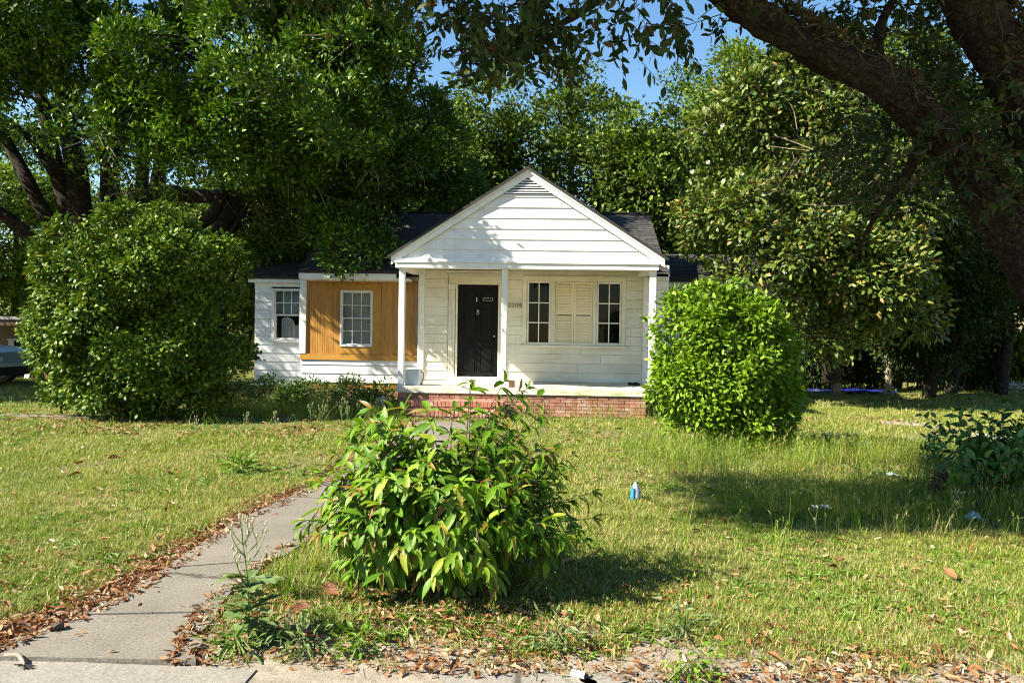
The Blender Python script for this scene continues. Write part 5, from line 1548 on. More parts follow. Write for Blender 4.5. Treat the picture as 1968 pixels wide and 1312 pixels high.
# ================================================================== WEEDS
def seed_weed(label, px, py, h, n_br, seed, heads='bud', lean=0.0, leaves=14, Lf=0.10, leafmat=None, z=0.0, cat='weed', group=None, base=None):
    rng = np.random.default_rng(seed)
    b = Vector(base) if base else G(px, py)
    t = empty('seeding_weed', (b.x, b.y, z), label, cat, group)
    b = Vector((b.x, b.y, z))
    st = MB()
    top = b + Vector((lean, rng.normal() * 0.03, h))
    sp = spline([b, b.lerp(top, 0.5) + Vector((rng.normal() * 0.02, 0, 0)), top], 10)
    st.tube(sp, lerp_list([0.006, 0.0045, 0.0025], 10), 5, cap=False)
    tips = [top]
    for k in range(n_br):
        tt = 0.3 + 0.65 * rng.random(); i = int(tt * 10)
        p = sp[i]; a = rng.random() * 6.28
        ln = h * (0.25 + 0.3 * rng.random()) * (1.15 - tt * 0.6)
        e = p + Vector((math.cos(a) * ln * 0.55, math.sin(a) * ln * 0.4, ln * 0.85))
        st.tube(spline([p, p.lerp(e, 0.5) + Vector((math.cos(a) * ln * 0.10, 0, -0.02 * ln)), e], 5), lerp_list([0.0038, 0.003, 0.0018], 5), 4, cap=False)
        tips.append(e)
        if rng.random() < 0.75:
            e2 = p.lerp(e, 0.55); e3 = e2 + Vector((rng.normal() * 0.03, rng.normal() * 0.03, ln * 0.35))
            st.tube([e2, e3], [0.0022, 0.0016], 4, cap=False); tips.append(e3)
    st.build('stem', M['green_stem'], t)
    for i, p in enumerate(tips):
        if heads == 'puff' and i in (0, 2, 4):
            n = 90
            d = norm(rng.normal(size=(n, 3)))
            leaf_cloud('seed_puff', np.tile(np.array(p), (n, 1)), d, rng.normal(size=(n, 3)), np.full(n, 0.026), np.full(n, 0.004), M['puff'], t, droop=0)
        else:
            hd = MB()
            d = Vector((rng.normal() * 0.25, rng.normal() * 0.25, 1)).normalized()
            hd.tube([p - d * 0.002, p + d * 0.006, p + d * 0.017, p + d * 0.028], [0.003, 0.0065, 0.005, 0.0015], 6)
            hd.build('seed_head', M['seed'], t, True)
    n = leaves
    C = np.array([np.array(sp[int(rng.random() ** 1.6 * 7)]) for _ in range(n)]) if n else None
    if n:
        an = rng.random(n) * 6.28
        A = np.stack([np.cos(an), np.sin(an), 0.15 + 0.5 * rng.random(n)], 1); N = np.stack([-np.cos(an) * 0.4, -np.sin(an) * 0.4, np.ones(n)], 1) + rng.normal(size=(n, 3)) * 0.2
        vs, fsx = [], []
        for c, a, nn_, l in zip(C, norm(A), norm(N), Lf * (0.5 + 0.8 * rng.random(n))):
            # lobed blade
            nn_ = nn_ - a * nn_.dot(a); nn_ /= np.linalg.norm(nn_); s = np.cross(a, nn_)
            o = len(vs)
            prof = [(0, 0.02), (0.2, 0.10), (0.3, 0.05), (0.45, 0.17), (0.55, 0.08), (0.72, 0.17), (0.82, 0.08), (1.0, 0.0)]
            for tt, w in prof:
                bend = -0.28 * tt * tt
                vs += [c + a * l * tt + s * l * w + nn_ * l * (bend + w * 0.3), c + a * l * tt + nn_ * l * bend, c + a * l * tt - s * l * w + nn_ * l * (bend + w * 0.3)]
            for k in range(len(prof) - 1):
                q = o + 3 * k
                fsx += [(q, q + 1, q + 4), (q, q + 4, q + 3), (q + 1, q + 2, q + 5), (q + 1, q + 5, q + 4)]
        raw_mesh('leaves', np.array(vs), np.array(fsx), leafmat or M['weed_leaf'], t)['kind'] = 'stuff'
    return t
seed_weed('tall grey-green weed with dry flower heads beside the path at the bottom left', 478, 1235, 0.56, 14, 81, lean=-0.05, leaves=84, Lf=0.17)
seed_weed('weed with two white seed puffs in front of the shaded right shrub', 1886, 985, 0.46, 7, 82, 'puff', leaves=6, Lf=0.08)
seed_weed('low budding weed left of the white seed puffs', 1838, 1000, 0.28, 7, 83, leaves=8, Lf=0.08)
seed_weed('thin pale weed stalk standing between blue litter and white wrapper', 1432, 985, 0.38, 4, 84, leaves=8, Lf=0.10)
seed_weed('thin weed stalk rising just below the white wrapper', 1574, 1035, 0.24, 2, 85, leaves=4, Lf=0.05)
seed_weed('weed stalk with dry tips in the shade right of the front shrub', 1108, 1122, 0.34, 3, 86, leaves=3, Lf=0.05)
for i, (px, py, h, lab) in enumerate(((472, 832, 0.30, 'lone pale weed stalk right of the rounded left bush'), (528, 828, 0.28, 'forked pale weed stalk below the left wing window'), (600, 815, 0.34, 'bushy pale weed stalk below the left edge of the panelled bay'), (620, 818, 0.42, 'pale weed stalk below the panelled bay, left of the tall forked one'),
        (655, 820, 0.46, 'tall forked pale weed stalk below the bay window'), (668, 812, 0.36, 'weed stalk with round heads below the bay window'), (690, 808, 0.34, 'thin weed stalk below the right half of the panelled bay'), (712, 806, 0.30, 'weed stalk in front of the pink cloth bundle'), (380, 838, 0.30, 'single weed stalk in front of the dark side of the rounded left bush'), (1010, 805, 0.2, 'small weed against the porch bricks right of the steps'))):
    seed_weed(lab, px, py, h, 6, 90 + i, leaves=5, Lf=0.06, group='budding weeds along the lawn edge')

def leafy_clump(name, label, px, py, rx, ry, Y, n, seed, mat, L, W, up=0.5, cat='plant', group=None):
    rng = np.random.default_rng(seed)
    c = P(px, py, Y); k = Y / F
    t = empty(name, (c.x, Y, 0.0), label, cat, group)
    cen = np.array((c.x, Y, max(c.z, 0.05)))
    st = MB()
    for q in range(10):
        e = Vector(cen) + Vector((rng.normal() * rx * k * 0.5, rng.normal() * rx * k * 0.3, rng.random() * ry * k))
        st.tube([(c.x + rng.normal() * 0.08, Y + rng.normal() * 0.08, 0), e], [0.006, 0.003], 4, cap=False)
    st.build('stem', M['green_stem'], t)
    pos, out = sprays([(cen, np.array((rx * k, rx * k * 0.7, ry * k)))], n, rng, 0.35, 0.6, keep=lambda p, r: p[:, 2] > 0.03)
    foliage('foliage', pos, out, rng, mat, t, 9, 0.13, L, W, up=up)
    return t
leafy_clump('weed_clump', 'tall sunlit yellow-green weed clump against the white wall below the panelled bay', 672, 768, 36, 48, 16.8, 230, 111, M['weed_leaf'], 0.085, 0.034)
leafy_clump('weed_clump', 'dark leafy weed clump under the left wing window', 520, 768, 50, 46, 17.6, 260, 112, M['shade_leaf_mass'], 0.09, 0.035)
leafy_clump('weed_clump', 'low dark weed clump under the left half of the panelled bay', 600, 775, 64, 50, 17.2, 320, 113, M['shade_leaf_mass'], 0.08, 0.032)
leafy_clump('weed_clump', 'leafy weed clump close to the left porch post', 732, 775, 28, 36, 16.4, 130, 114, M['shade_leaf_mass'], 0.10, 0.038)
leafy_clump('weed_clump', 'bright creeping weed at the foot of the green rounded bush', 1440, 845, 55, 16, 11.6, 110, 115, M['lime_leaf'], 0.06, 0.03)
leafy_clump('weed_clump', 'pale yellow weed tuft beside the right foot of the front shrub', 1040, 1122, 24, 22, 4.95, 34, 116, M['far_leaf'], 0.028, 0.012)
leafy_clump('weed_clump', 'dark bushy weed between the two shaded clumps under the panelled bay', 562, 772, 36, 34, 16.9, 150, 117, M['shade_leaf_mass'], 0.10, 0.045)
leafy_clump('weed_clump', 'dark weed clump just left of the pink flower', 700, 785, 30, 30, 16.2, 110, 118, M['shade_leaf_mass'], 0.10, 0.042)
for i, (px, py, rx, ry, Y, lab) in enumerate(((452, 1282, 18, 12, 3.92, 'small bright green weed rosette at the pavement edge, bottom left'), (585, 1278, 16, 12, 3.95, 'tiny leafy weed sprout in the litter below the grass clump'), (690, 1275, 18, 15, 3.96, 'pale weed sprout in the sandy litter at the bottom'), (1068, 1250, 26, 22, 4.10, 'broad-leaved weed rosette at the edge of the sandy soil'), (1325, 1300, 12, 8, 3.8, 'small weed sprout in the bare soil, bottom centre right'), (1310, 1210, 24, 16, 4.35, 'light green weed rosette in the leaf litter, right half of the foreground'), (460, 932, 22, 9, 8.9, 'dark green weed rosette in the left lawn beside the path'))):
    leafy_clump('weed_rosette', lab, px, py, rx, ry, Y, 16 if Y < 5 else 30, 120 + i, M['weed_leaf'] if i % 2 else M['shrub_leaf_mass'], 0.055 if Y < 5 else 0.09, 0.016 if Y < 5 else 0.025, 0.9)
# arching grass clumps
def grass_clump(label, px, py, h, n, seed, spread=0.5, seedy=False):
    rng = np.random.default_rng(seed)
    b = G(px, py)
    t = empty('grass_clump', (b.x, b.y, 0.0), label, 'grass clump')
    V, Fc = [], []
    for _ in range(n):
        a = rng.random() * 6.28; l = h * (0.5 + 0.6 * rng.random()); w = 0.0022 + 0.0018 * rng.random()
        d = np.array([math.cos(a), math.sin(a), 0]); s = np.array([-d[1], d[0], 0]); o = len(V)
        r0 = np.array([b.x, b.y, 0]) + rng.normal(size=3) * np.array([0.03, 0.03, 0])
        sp_ = spread * (0.3 + rng.random())
        for k in range(6):
            tt = k / 5
            p = r0 + d * l * sp_ * tt ** 1.7 + np.array([0, 0, l * (tt - 0.38 * sp_ * tt ** 2.4)])
            ww = w * (1 - tt * 0.85)
            V += [p + s * ww, p - s * ww]
        for k in range(5):
            q = o + 2 * k
            Fc += [(q, q + 1, q + 3), (q, q + 3, q + 2)]
    raw_mesh('blades', np.array(V), np.array(Fc), M['tall_grass'], t)['kind'] = 'stuff'
grass_clump('long arching grass clump at the left foot of the front shrub', 560, 1150, 0.36, 70, 131, 0.9)
grass_clump('upright green grass tuft in the brown litter below the front shrub', 640, 1215, 0.24, 60, 132, 0.5)
grass_clump('fine grass tuft beside the path under the shrub', 525, 1135, 0.34, 50, 133, 0.9)
grass_clump('thin pale grass tuft among the weeds in the left lawn corner of the path', 600, 1100, 0.3, 40, 134, 0.8)

# ================================================================== SMALL THINGS ON AND BY THE PORCH
a_ = rect(780, 712, 808, 739.5, 16.12)
ac = empty('air_conditioner', (a_[0], 16.0, FLOOR), 'white boxy window air conditioner standing on the porch beside the left post', 'air conditioner')
z0 = FLOOR + 0.002
MB().bbox(a_[0], a_[1], 16.02, 16.42, z0, z0 + 0.33, 0.012).build('case', M['white'], ac)
MB().box(a_[0] + 0.06, a_[1] - 0.03, 16.005, 16.019, z0 + 0.02, z0 + 0.31).build('front_panel', surf('post_shade_grey', [(0.3, (0.42, 0.46, 0.52)), (0.7, (0.52, 0.55, 0.60))], 4, 0.5, 0), ac)  # blue-grey tone paints the post's shade onto the white front
cd = MB(); cd.tube(spline([(a_[1] + 0.002, 16.2, z0 + 0.28), (a_[1] + 0.06, 16.15, z0 + 0.22), (a_[1] + 0.05, 16.1, z0 + 0.08), (a_[1] + 0.02, 16.12, z0 + 0.01)], 12), 0.009, 6); cd.build('cord', M['dark'], ac)
rb_ = rect(978, 733, 989, 747, 15.95)
M['brown'] = surf('dark_brown_wood', [(0.3, (0.07, 0.035, 0.02)), (0.7, (0.13, 0.065, 0.038))], 6, 0.7, 0.3, 0.004, 30, stretch=(4, 4, 0.5))
blk = empty('wooden_block', (rb_[0], 15.9, FLOOR), 'short reddish brown block on the porch floor right of the middle post', 'block')
mb = MB(); mb.bbox(rb_[0], rb_[1], 15.88, 15.99, FLOOR + 0.002, FLOOR + 0.135, 0.008); mb.build('body', M['brown'], blk)
MB().box(rb_[0] + 0.02, rb_[1] - 0.02, 15.90, 15.97, FLOOR + 0.136, FLOOR + 0.142).build('cap', M['twig'], blk)
sh = empty('shoes', (P(1218, 737, 17.3).x, 17.3, FLOOR), 'two dark worn shoes left on the porch floor near the right corner', 'shoes')
for k in range(2):
    x = P(1212 + 11 * k, 737, 17.3).x
    MB().tube([(x - 0.06, 17.3, FLOOR + 0.03), (x - 0.02, 17.3, FLOOR + 0.042), (x + 0.03, 17.28, FLOOR + 0.034), (x + 0.075, 17.27, FLOOR + 0.02)], [0.028, 0.035, 0.028, 0.014], 8, 0.25, seed=k).build('shoe', M['dark'], sh, True)
def crumple(name, label, cat, c, sx_, sy_, h, mat, seed, n=14, part='sheet', upright=False):
    """a crumpled sheet draped on the ground or propped up"""
    t = empty(name, (c[0], c[1], c[2]), label, cat)
    V = []; Fc = []
    for j in range(n + 1):
        for i in range(n + 1):
            u, v = i / n * 2 - 1, j / n * 2 - 1
            edge = 1 + 0.16 * mnoise.noise(Vector((u * 2 + seed, v * 2, 0)))
            q = Vector((u * 2.6 + seed, v * 2.6, seed))
            dz = abs(mnoise.noise(q)) * h + abs(mnoise.noise(q * 2.7)) * h * 0.5
            fall = max(0.0, 1 - (u * u + v * v) * 0.55)
            if upright: V.append((c[0] + u * sx_ * edge, c[1] + dz - 0.3 * h * v, c[2] + (v + 1) * sy_ * edge))
            else: V.append((c[0] + u * sx_ * edge + 0.2 * dz, c[1] + v * sy_ * edge, c[2] + 0.006 + dz * fall + h * 0.5 * fall))
    for j in range(n):
        for i in range(n):
            a = j * (n + 1) + i
            Fc.append((a, a + 1, a + n + 2, a + n + 1))
    mb = MB(); mb.add(V, Fc)
    o = mb.build(part, mat, t, True)
    return t
M['pink'] = surf('faded_pink_cloth', [(0.3, (0.48, 0.28, 0.26)), (0.6, (0.60, 0.42, 0.39)), (0.8, (0.66, 0.52, 0.49))], 9, 0.9, 0.4, 0.01, 40)
M['blackbag'] = surf('black_plastic', [(0.3, (0.012, 0.012, 0.013)), (0.7, (0.03, 0.03, 0.032))], 9, 0.35, 0.4, 0.01, 30)
M['tarp'] = surf('blue_tarpaulin', [(0.3, (0.007, 0.011, 0.11)), (0.7, (0.015, 0.024, 0.20))], 5, 0.45, 0.4, 0.02, 20)
M['bluep'] = surf('bright_blue_plastic', [(0.3, (0.01, 0.16, 0.55)), (0.7, (0.03, 0.26, 0.70))], 9, 0.3, 0)
M['clearp'] = surf('cloudy_plastic_film', [(0.3, (0.24, 0.28, 0.33)), (0.7, (0.40, 0.45, 0.50))], 14, 0.25, 0.3, 0.01, 40)
M['paper'] = surf('dull_white_paper', [(0.3, (0.56, 0.58, 0.62)), (0.7, (0.72, 0.72, 0.72))], 14, 0.7, 0.2, 0.004, 40)
c = P(735, 773, 15.6)
hy = empty('flowering_plant', (c.x, 15.6, 0.0), 'pink mophead flower on leafy stems left of the brick steps', 'flower')
hr = np.random.default_rng(19)
mb = MB()
for k in range(5):
    e = Vector((c.x + hr.normal() * 0.05, 15.6 + hr.normal() * 0.05, c.z - 0.06)); mb.tube(spline([(c.x + hr.normal() * 0.05, 15.62, 0), Vector((c.x, 15.62, c.z * 0.5)), e], 5), 0.007, 5)
mb.build('stem', M['green_stem'], hy)
n = 170
d = norm(hr.normal(size=(n, 3)) + np.array([0, -0.3, 0.35])); C = np.array(c) + d * np.array([0.155, 0.12, 0.095]) * (0.85 + 0.2 * hr.random((n, 1)))
M['petal'] = leaf_mat('faded_pink_petal', [(0.0, (0.50, 0.27, 0.24)), (0.5, (0.62, 0.42, 0.38)), (1.0, (0.70, 0.56, 0.46))], (1.1, 1, 1), 0.25, 0.7, 0.2)
leaf_cloud('petals', C, hr.normal(size=(n, 3)), d + hr.normal(size=(n, 3)) * 0.3, np.full(n, 0.05), np.full(n, 0.045), M['petal'], hy)['kind'] = 'stuff'
n = 46
C = np.stack([c.x + hr.normal(size=n) * 0.16, 15.62 + hr.normal(size=n) * 0.1, 0.05 + hr.random(n) * (c.z - 0.02)], 1)
leaf_cloud('foliage', C, hr.normal(size=(n, 3)) + np.array([0, -0.7, -0.1]), np.tile(np.array([[0, -0.4, 1.0]]), (n, 1)) + hr.normal(size=(n, 3)) * 0.3, np.full(n, 0.13), np.full(n, 0.075), M['shrub_leaf_mass'], hy)['kind'] = 'stuff'
c = P(974, 790, 14.98); crumple('black_bag', 'crumpled black bag leaning against the right end of the brick steps', 'bag', (c.x, 14.95, 0.0), 0.13, 0.13, 0.10, M['blackbag'], 7.1, upright=True)
c = P(1625, 752, 25.0); crumple('blue_tarpaulin', 'dark blue tarpaulin lying on the ground in front of the shaded thicket', 'tarpaulin', (c.x, 25.0, 0.0), 1.35, 0.75, 0.12, M['tarp'], 1.7, 22)
# litter on the lawn
g_ = G(1221, 962)
bl_ = empty('plastic_bottle', (g_.x, g_.y, 0), 'crushed blue and cloudy plastic bottle standing in the grass right of the front shrub', 'bottle')
mb = MB(); mb.tube([(g_.x + 0.01, g_.y, 0.0), (g_.x + 0.015, g_.y, 0.05), (g_.x + 0.012, g_.y, 0.11), (g_.x + 0.0, g_.y, 0.155), (g_.x - 0.004, g_.y, 0.185)], [0.048, 0.052, 0.047, 0.03, 0.014], 12, 0.22); mb.build('body', M['clearp'], bl_, True)
mb = MB()
for k in range(7):
    a0 = R(150 + 12 * k); a1 = R(150 + 12 * (k + 1))
    mb.add([(g_.x + 0.01 + 0.058 * math.cos(a0), g_.y + 0.058 * math.sin(a0), 0.02), (g_.x + 0.01 + 0.058 * math.cos(a1), g_.y + 0.058 * math.sin(a1), 0.02), (g_.x + 0.01 + 0.054 * math.cos(a1), g_.y + 0.054 * math.sin(a1), 0.14), (g_.x + 0.01 + 0.054 * math.cos(a0), g_.y + 0.054 * math.sin(a0), 0.14)], [(0, 1, 2, 3)])
mb.build('label', M['bluep'], bl_)
g_ = G(1578, 985); crumple('white_wrapper', 'pale flattened food wrapper lying on the shaded grass', 'wrapper', (g_.x, g_.y, 0.05), 0.085, 0.06, 0.02, M['paper'], 4.2, 18)
g_ = G(1868, 1000); crumple('plastic_film', 'cloudy plastic film crumpled at the foot of the white seed puffs', 'plastic', (g_.x, g_.y, 0.01), 0.07, 0.05, 0.06, M['clearp'], 5.9, 18)
g_ = G(1955, 905); crumple('plastic_bag', 'pale grey plastic bag caught in the shaded shrub at the right edge', 'bag', (g_.x - 0.1, g_.y - 1.1, 0.22), 0.12, 0.09, 0.07, M['clearp'], 2.2, 18)
g_ = G(1655, 860); crumple('plastic_bag', 'small grey plastic bag in the grass right of the green rounded bush', 'bag', (g_.x, g_.y, 0.02), 0.10, 0.07, 0.06, M['clearp'], 8.4, 18)
g_ = G(1712, 918); crumple('white_wrapper', 'small pale wrapper in the grass left of the dry palm frond', 'wrapper', (g_.x, g_.y, 0.03), 0.06, 0.05, 0.03, M['clearp'], 6.1, 16)
g_ = G(1112, 1302)
cp = empty('paper_tube', (g_.x, g_.y, 0), 'short white paper tube lying on the bare soil at the bottom', 'paper tube')
mb = MB(); a = R(-28); dx = Vector((math.cos(a), math.sin(a), 0))
p0, p1 = Vector((g_.x, g_.y, 0.018)) - dx * 0.035, Vector((g_.x, g_.y, 0.018)) + dx * 0.035
mb.tube([p0, p1], [0.017, 0.017], 14, cap=False); mb.build('wall', M['paper'], cp, True)
mb = MB(); mb.tube([p1 - dx * 0.012, p1 - dx * 0.0115], [0.0165, 0.0165], 14); mb.build('inner_end', M['dark'], cp)
g_ = G(40, 1275)
st_ = empty('fallen_branch', (g_.x, g_.y, 0.02), 'broken pale stick with a dark frayed end on the pavement, bottom left corner', 'stick')
mb = MB(); mb.tube(spline([(g_.x - 0.10, g_.y + 0.03, 0.025), (g_.x - 0.03, g_.y + 0.02, 0.035), (g_.x + 0.02, g_.y - 0.02, 0.028), (g_.x + 0.06, g_.y - 0.06, 0.022)], 10), lerp_list([0.010, 0.012, 0.010, 0.006], 10), 7, 0.25); mb.build('body', M['pale_twig'], st_, True)
mb = MB()
for k in range(9):
    a = random.random() * 6.28
    mb.tube([(g_.x + 0.05, g_.y - 0.055, 0.02), (g_.x + 0.06 + 0.05 * math.cos(a), g_.y - 0.06 + 0.03 * math.sin(a), 0.012 + 0.02 * random.random())], [0.006, 0.002], 4)
mb.build('frayed_end', M['dark'], st_)
for i, (px, py, ang, ln, lab) in enumerate(((640, 1275, 20, 0.10, 'thin dead twig in the litter under the grass tuft'), (1165, 1285, -50, 0.16, 'curved pale twig in the bare soil right of the paper tube'), (108, 1217, 15, 0.05, 'dark pine cone scrap on the edge of the path, bottom left'), (620, 1172, 0, 0.0, ''))):
    if not lab: continue
    g_ = G(px, py, 0.01); a = R(ang); d = Vector((math.cos(a), math.sin(a), 0))
    t = empty('fallen_twig', (g_.x, g_.y, 0.0), lab, 'twig')
    h = 0.045 if px < 300 else 0.012
    MB().tube(spline([g_ - d * ln / 2 + Vector((0, 0, h * 0.4)), g_ + Vector((0.01, 0.012, h)), g_ + d * ln / 2 + Vector((0, 0.01, h * 0.4))], 8), lerp_list([0.003, 0.005, 0.003], 8) if px > 300 else [0.012, 0.018, 0.022, 0.022, 0.02, 0.018, 0.014, 0.01, 0.004], 6, 0.2).build('body', M['pale_twig'] if px > 1000 else M['twig'], t)

# ================================================================== NEIGHBOUR AT THE LEFT EDGE
YN = 24.2
nb_ = empty('carport', (P(30, 735, YN).x, YN, 0.0), 'low dark open carport with brown posts glimpsed left of the rounded bush', 'carport')
x0, x1 = P(-260, 680, YN).x, P(128, 680, YN).x
zt = P(40, 612, YN).z; zu = P(40, 626, YN).z
M['grey'] = surf('weathered_grey_metal', [(0.3, (0.20, 0.20, 0.20)), (0.7, (0.32, 0.31, 0.30))], 3, 0.5, 0.1, 0.004, 20)
MB().box(x0, x1, YN - 0.3, YN + 5.0, zt - 0.04, zt + 0.06).build('roof', M['grey'], nb_)
MB().box(x0, x1, YN - 0.26, YN - 0.18, zu, zt - 0.041).build('fascia', M['brown'], nb_)
for pa, pb in ((62.5, 66.0), (69.5, 72.5)):
    MB().bbox(P(pa, 680, YN).x, P(pb, 680, YN).x, YN - 0.06, YN + 0.0, 0, zu - 0.002, 0.006).build('post', M['brown'], nb_)
MB().box(x0, x1, YN + 4.6, YN + 4.75, 0, zt - 0.05).build('wall', M['brown'], nb_)
zp = P(84, 664, YN).z
bp = MB().box(P(74, 690, YN).x, P(100, 690, YN).x, YN + 0.3, YN + 0.5, 0, zp).build('brick_pier', M['mortar'], nb_)
for r in range(int(zp / 0.073)):
    x = P(74, 690, YN).x - (0.1 if r % 2 else 0)
    while x < P(100, 690, YN).x - 0.03:
        a, b = max(x, P(74, 690, YN).x), min(x + 0.2, P(100, 690, YN).x)
        if b - a > 0.03: brick(bp, a, YN + 0.285, 0.01 + r * 0.073, b - a, 0.05, 0.062, M['brick'])
        x += 0.21
cb_ = rect(18, 652, 62, 727, YN + 0.6)
cab = empty('white_cabinet', (cb_[0], YN + 0.6, 0.0), 'white topped storage cabinet with a dark open front standing under the carport', 'cabinet')
mb = frame_box(MB(), cb_[0], cb_[1], 0.0, cb_[3] - 0.03, 0.05, YN + 0.6, YN + 1.1); mb.build('case', M['brown'], cab)
MB().box(cb_[0] - 0.05, cb_[1] + 0.05, YN + 0.55, YN + 1.15, cb_[3] - 0.029, cb_[3] + 0.015).build('top', M['white'], cab)
MB().box(cb_[0] + 0.051, cb_[1] - 0.051, YN + 0.9, YN + 0.92, 0.051, cb_[3] - 0.081).build('back', M['dark'], cab)
MB().box(cb_[0] - 0.02, cb_[0] + 0.16, YN + 0.575, YN + 0.598, 0.3, cb_[3] - 0.035).build('side_panel', M['white'], cab)
b0, b1 = P(54, 707, YN + 0.35), P(61, 671, YN + 0.45)
lb = empty('white_board', (b0.x, YN + 0.35, 0.0), 'white board leaning against the cabinet under the carport', 'board')
MB().add([(b0.x - 0.10, YN + 0.30, 0.0), (b0.x + 0.06, YN + 0.30, 0.0), (b1.x + 0.06, YN + 0.5, b1.z), (b1.x - 0.10, YN + 0.5, b1.z), (b0.x - 0.10, YN + 0.33, 0.0), (b0.x + 0.06, YN + 0.33, 0.0), (b1.x + 0.06, YN + 0.53, b1.z), (b1.x - 0.10, YN + 0.53, b1.z)],
         [(0, 1, 2, 3), (7, 6, 5, 4), (0, 4, 5, 1), (3, 2, 6, 7), (0, 3, 7, 4), (1, 5, 6, 2)]).build('face', M['white'], lb)
# the parked car, only its nose in the picture
YCAR = 21.6
nose = P(28, 690, YCAR).x
car = empty('parked_car', (nose - 2.2, YCAR, 0.0), 'pale grey-green parked car, only its rounded front end showing at the left edge', 'car')
M['carpaint'] = surf('pale_grey_green_car_paint', [(0.3, (0.22, 0.29, 0.28)), (0.7, (0.27, 0.34, 0.33))], 2, 0.25, 0)
prof = [(0, 0.30), (0.06, 0.42), (0.03, 0.62), (-0.10, 0.92), (-0.35, 1.05), (-1.25, 1.12), (-1.75, 1.55), (-2.0, 1.66), (-3.6, 1.70), (-4.3, 1.60), (-4.45, 1.05), (-4.5, 0.35)]
def arch(cx, r, n=9): return [(cx - r * math.cos(math.pi * k / (n - 1)), 0.30 + r * math.sin(math.pi * k / (n - 1))) for k in range(n)]
low = arch(-3.55, 0.42) + arch(-0.85, 0.42)
ol = [(nose + x, z) for x, z in prof[::-1]]
ol = [(nose + x, z) for x, z in low] + [(nose + x, z) for x, z in prof]
mb = MB()
ws = [(-0.78, 0.93), (-0.86, 1.0), (0.86, 1.0), (0.78, 0.93)]
cxm = nose - 2.2
n = len(ol); vs = []
for y, k in ((-0.84, 0.985), (-0.90, 1.0), (0.90, 1.0), (0.84, 0.985)):
    vs += [(cxm + (x - cxm) * k, YCAR + y * (1 - 0.14 * max(0, z - 1.1)), 0.30 + (z - 0.30) * k) for x, z in ol]
fs = [tuple(range(n))] + [tuple(range(4 * n - 1, 3 * n - 1, -1))]
for r in range(3):
    for i in range(n):
        j = (i + 1) % n
        fs.append((r * n + i, (r + 1) * n + i, (r + 1) * n + j, r * n + j))
mb.add(vs, fs); body = mb.build('body', M['carpaint'], car)
mb = MB(); mb.prism([(nose - 1.45, 1.18), (nose - 1.88, 1.56), (nose - 3.9, 1.60), (nose - 4.05, 1.18)][::-1], YCAR - 0.872, YCAR + 0.872); mb.build('side_window', M['dark'], car)
MB().box(nose - 0.02, nose + 0.075, YCAR - 0.82, YCAR + 0.82, 0.28, 0.52).build('bumper', M['dark'], car)
for y in (-0.66, 0.66):
    MB().bbox(nose - 0.12, nose + 0.02, YCAR + y - 0.16, YCAR + y + 0.16, 0.66, 0.80, 0.02).build('headlight', M['clearp'], car)
for cx in (nose - 0.85, nose - 3.55):
    for y in (-0.90, 0.66):
        mb = MB(); mb.tube([(cx, YCAR + y, 0.34), (cx, YCAR + y + 0.02, 0.34), (cx, YCAR + y + 0.22, 0.34), (cx, YCAR + y + 0.24, 0.34)], [0.30, 0.34, 0.34, 0.30], 24)
        w = mb.build('wheel', M['blackbag'], car)
        mb = MB(); mb.tube([(cx, YCAR + y - 0.012, 0.34), (cx, YCAR + y + 0.01, 0.34)], [0.19, 0.21], 16); mb.build('rim', M['steel'], w)

# ================================================================== GRASS AND LITTER (uncountable)
def hidden_mesh(name, V, Fc, mat):
    me = bpy.data.meshes.new(name)
    me.from_pydata([tuple(v) for v in V], [], [tuple(f) for f in Fc]); me.materials.append(mat)
    return bpy.data.objects.new(name, me)
def tuft(name, n, h, r, wid, seed, mat, spread=0.5, seg=3, heads=False):
    rng = np.random.default_rng(seed)
    V, Fc = [], []
    for _ in range(n):
        a = rng.random() * 6.28; l = h * (0.45 + 0.75 * rng.random()); w = wid * (0.7 + 0.6 * rng.random())
        d = np.array([math.cos(a), math.sin(a), 0]); s = np.array([-d[1], d[0], 0]); o = len(V)
        rr = r * math.sqrt(rng.random()); b = rng.random() * 6.28
        p0 = np.array([rr * math.cos(b), rr * math.sin(b), -0.005])
        k_ = spread * (0.25 + 1.1 * rng.random())
        for k in range(seg):
            t = k / seg
            p = p0 + d * l * k_ * t ** 1.6 + np.array([0, 0, l * (t - 0.45 * k_ * t ** 2.2)])
            V += [p + s * w * (1 - 0.6 * t), p - s * w * (1 - 0.6 * t)]
        t = 1.0; V.append(p0 + d * l * k_ + np.array([0, 0, l * (1 - 0.45 * k_)]))
        for k in range(seg - 1):
            q = o + 2 * k
            Fc += [(q, q + 1, q + 3, q + 2)]
        q = o + 2 * (seg - 1); Fc.append((q, q + 1, q + 2))
        if heads and rng.random() < 0.6:
            tip = V[-1]
            for k in range(4):
                o = len(V); e = rng.normal(size=3) * 0.010; e[2] = abs(e[2]) * 1.2 + 0.004
                c = tip - np.array([0, 0, 0.012 * k]); V += [c, c + e + s * 0.004, c + e * 1.7, c + e - s * 0.004]; Fc.append((o, o + 1, o + 2, o + 3))
    return hidden_mesh(name, V, Fc, mat)
def litter_leaf(name, seed, wid):
    rng = np.random.default_rng(seed)
    me = leaf_blade(name, wid, rng.normal() * 0.25, 0.3 + 0.9 * rng.random(), M['dry_leaf'], 4, 0.03)
    return bpy.data.objects.new(name, me)
def collection(name, obs):
    c = bpy.data.collections.new(name)
    for o in obs: c.objects.link(o)
    return c
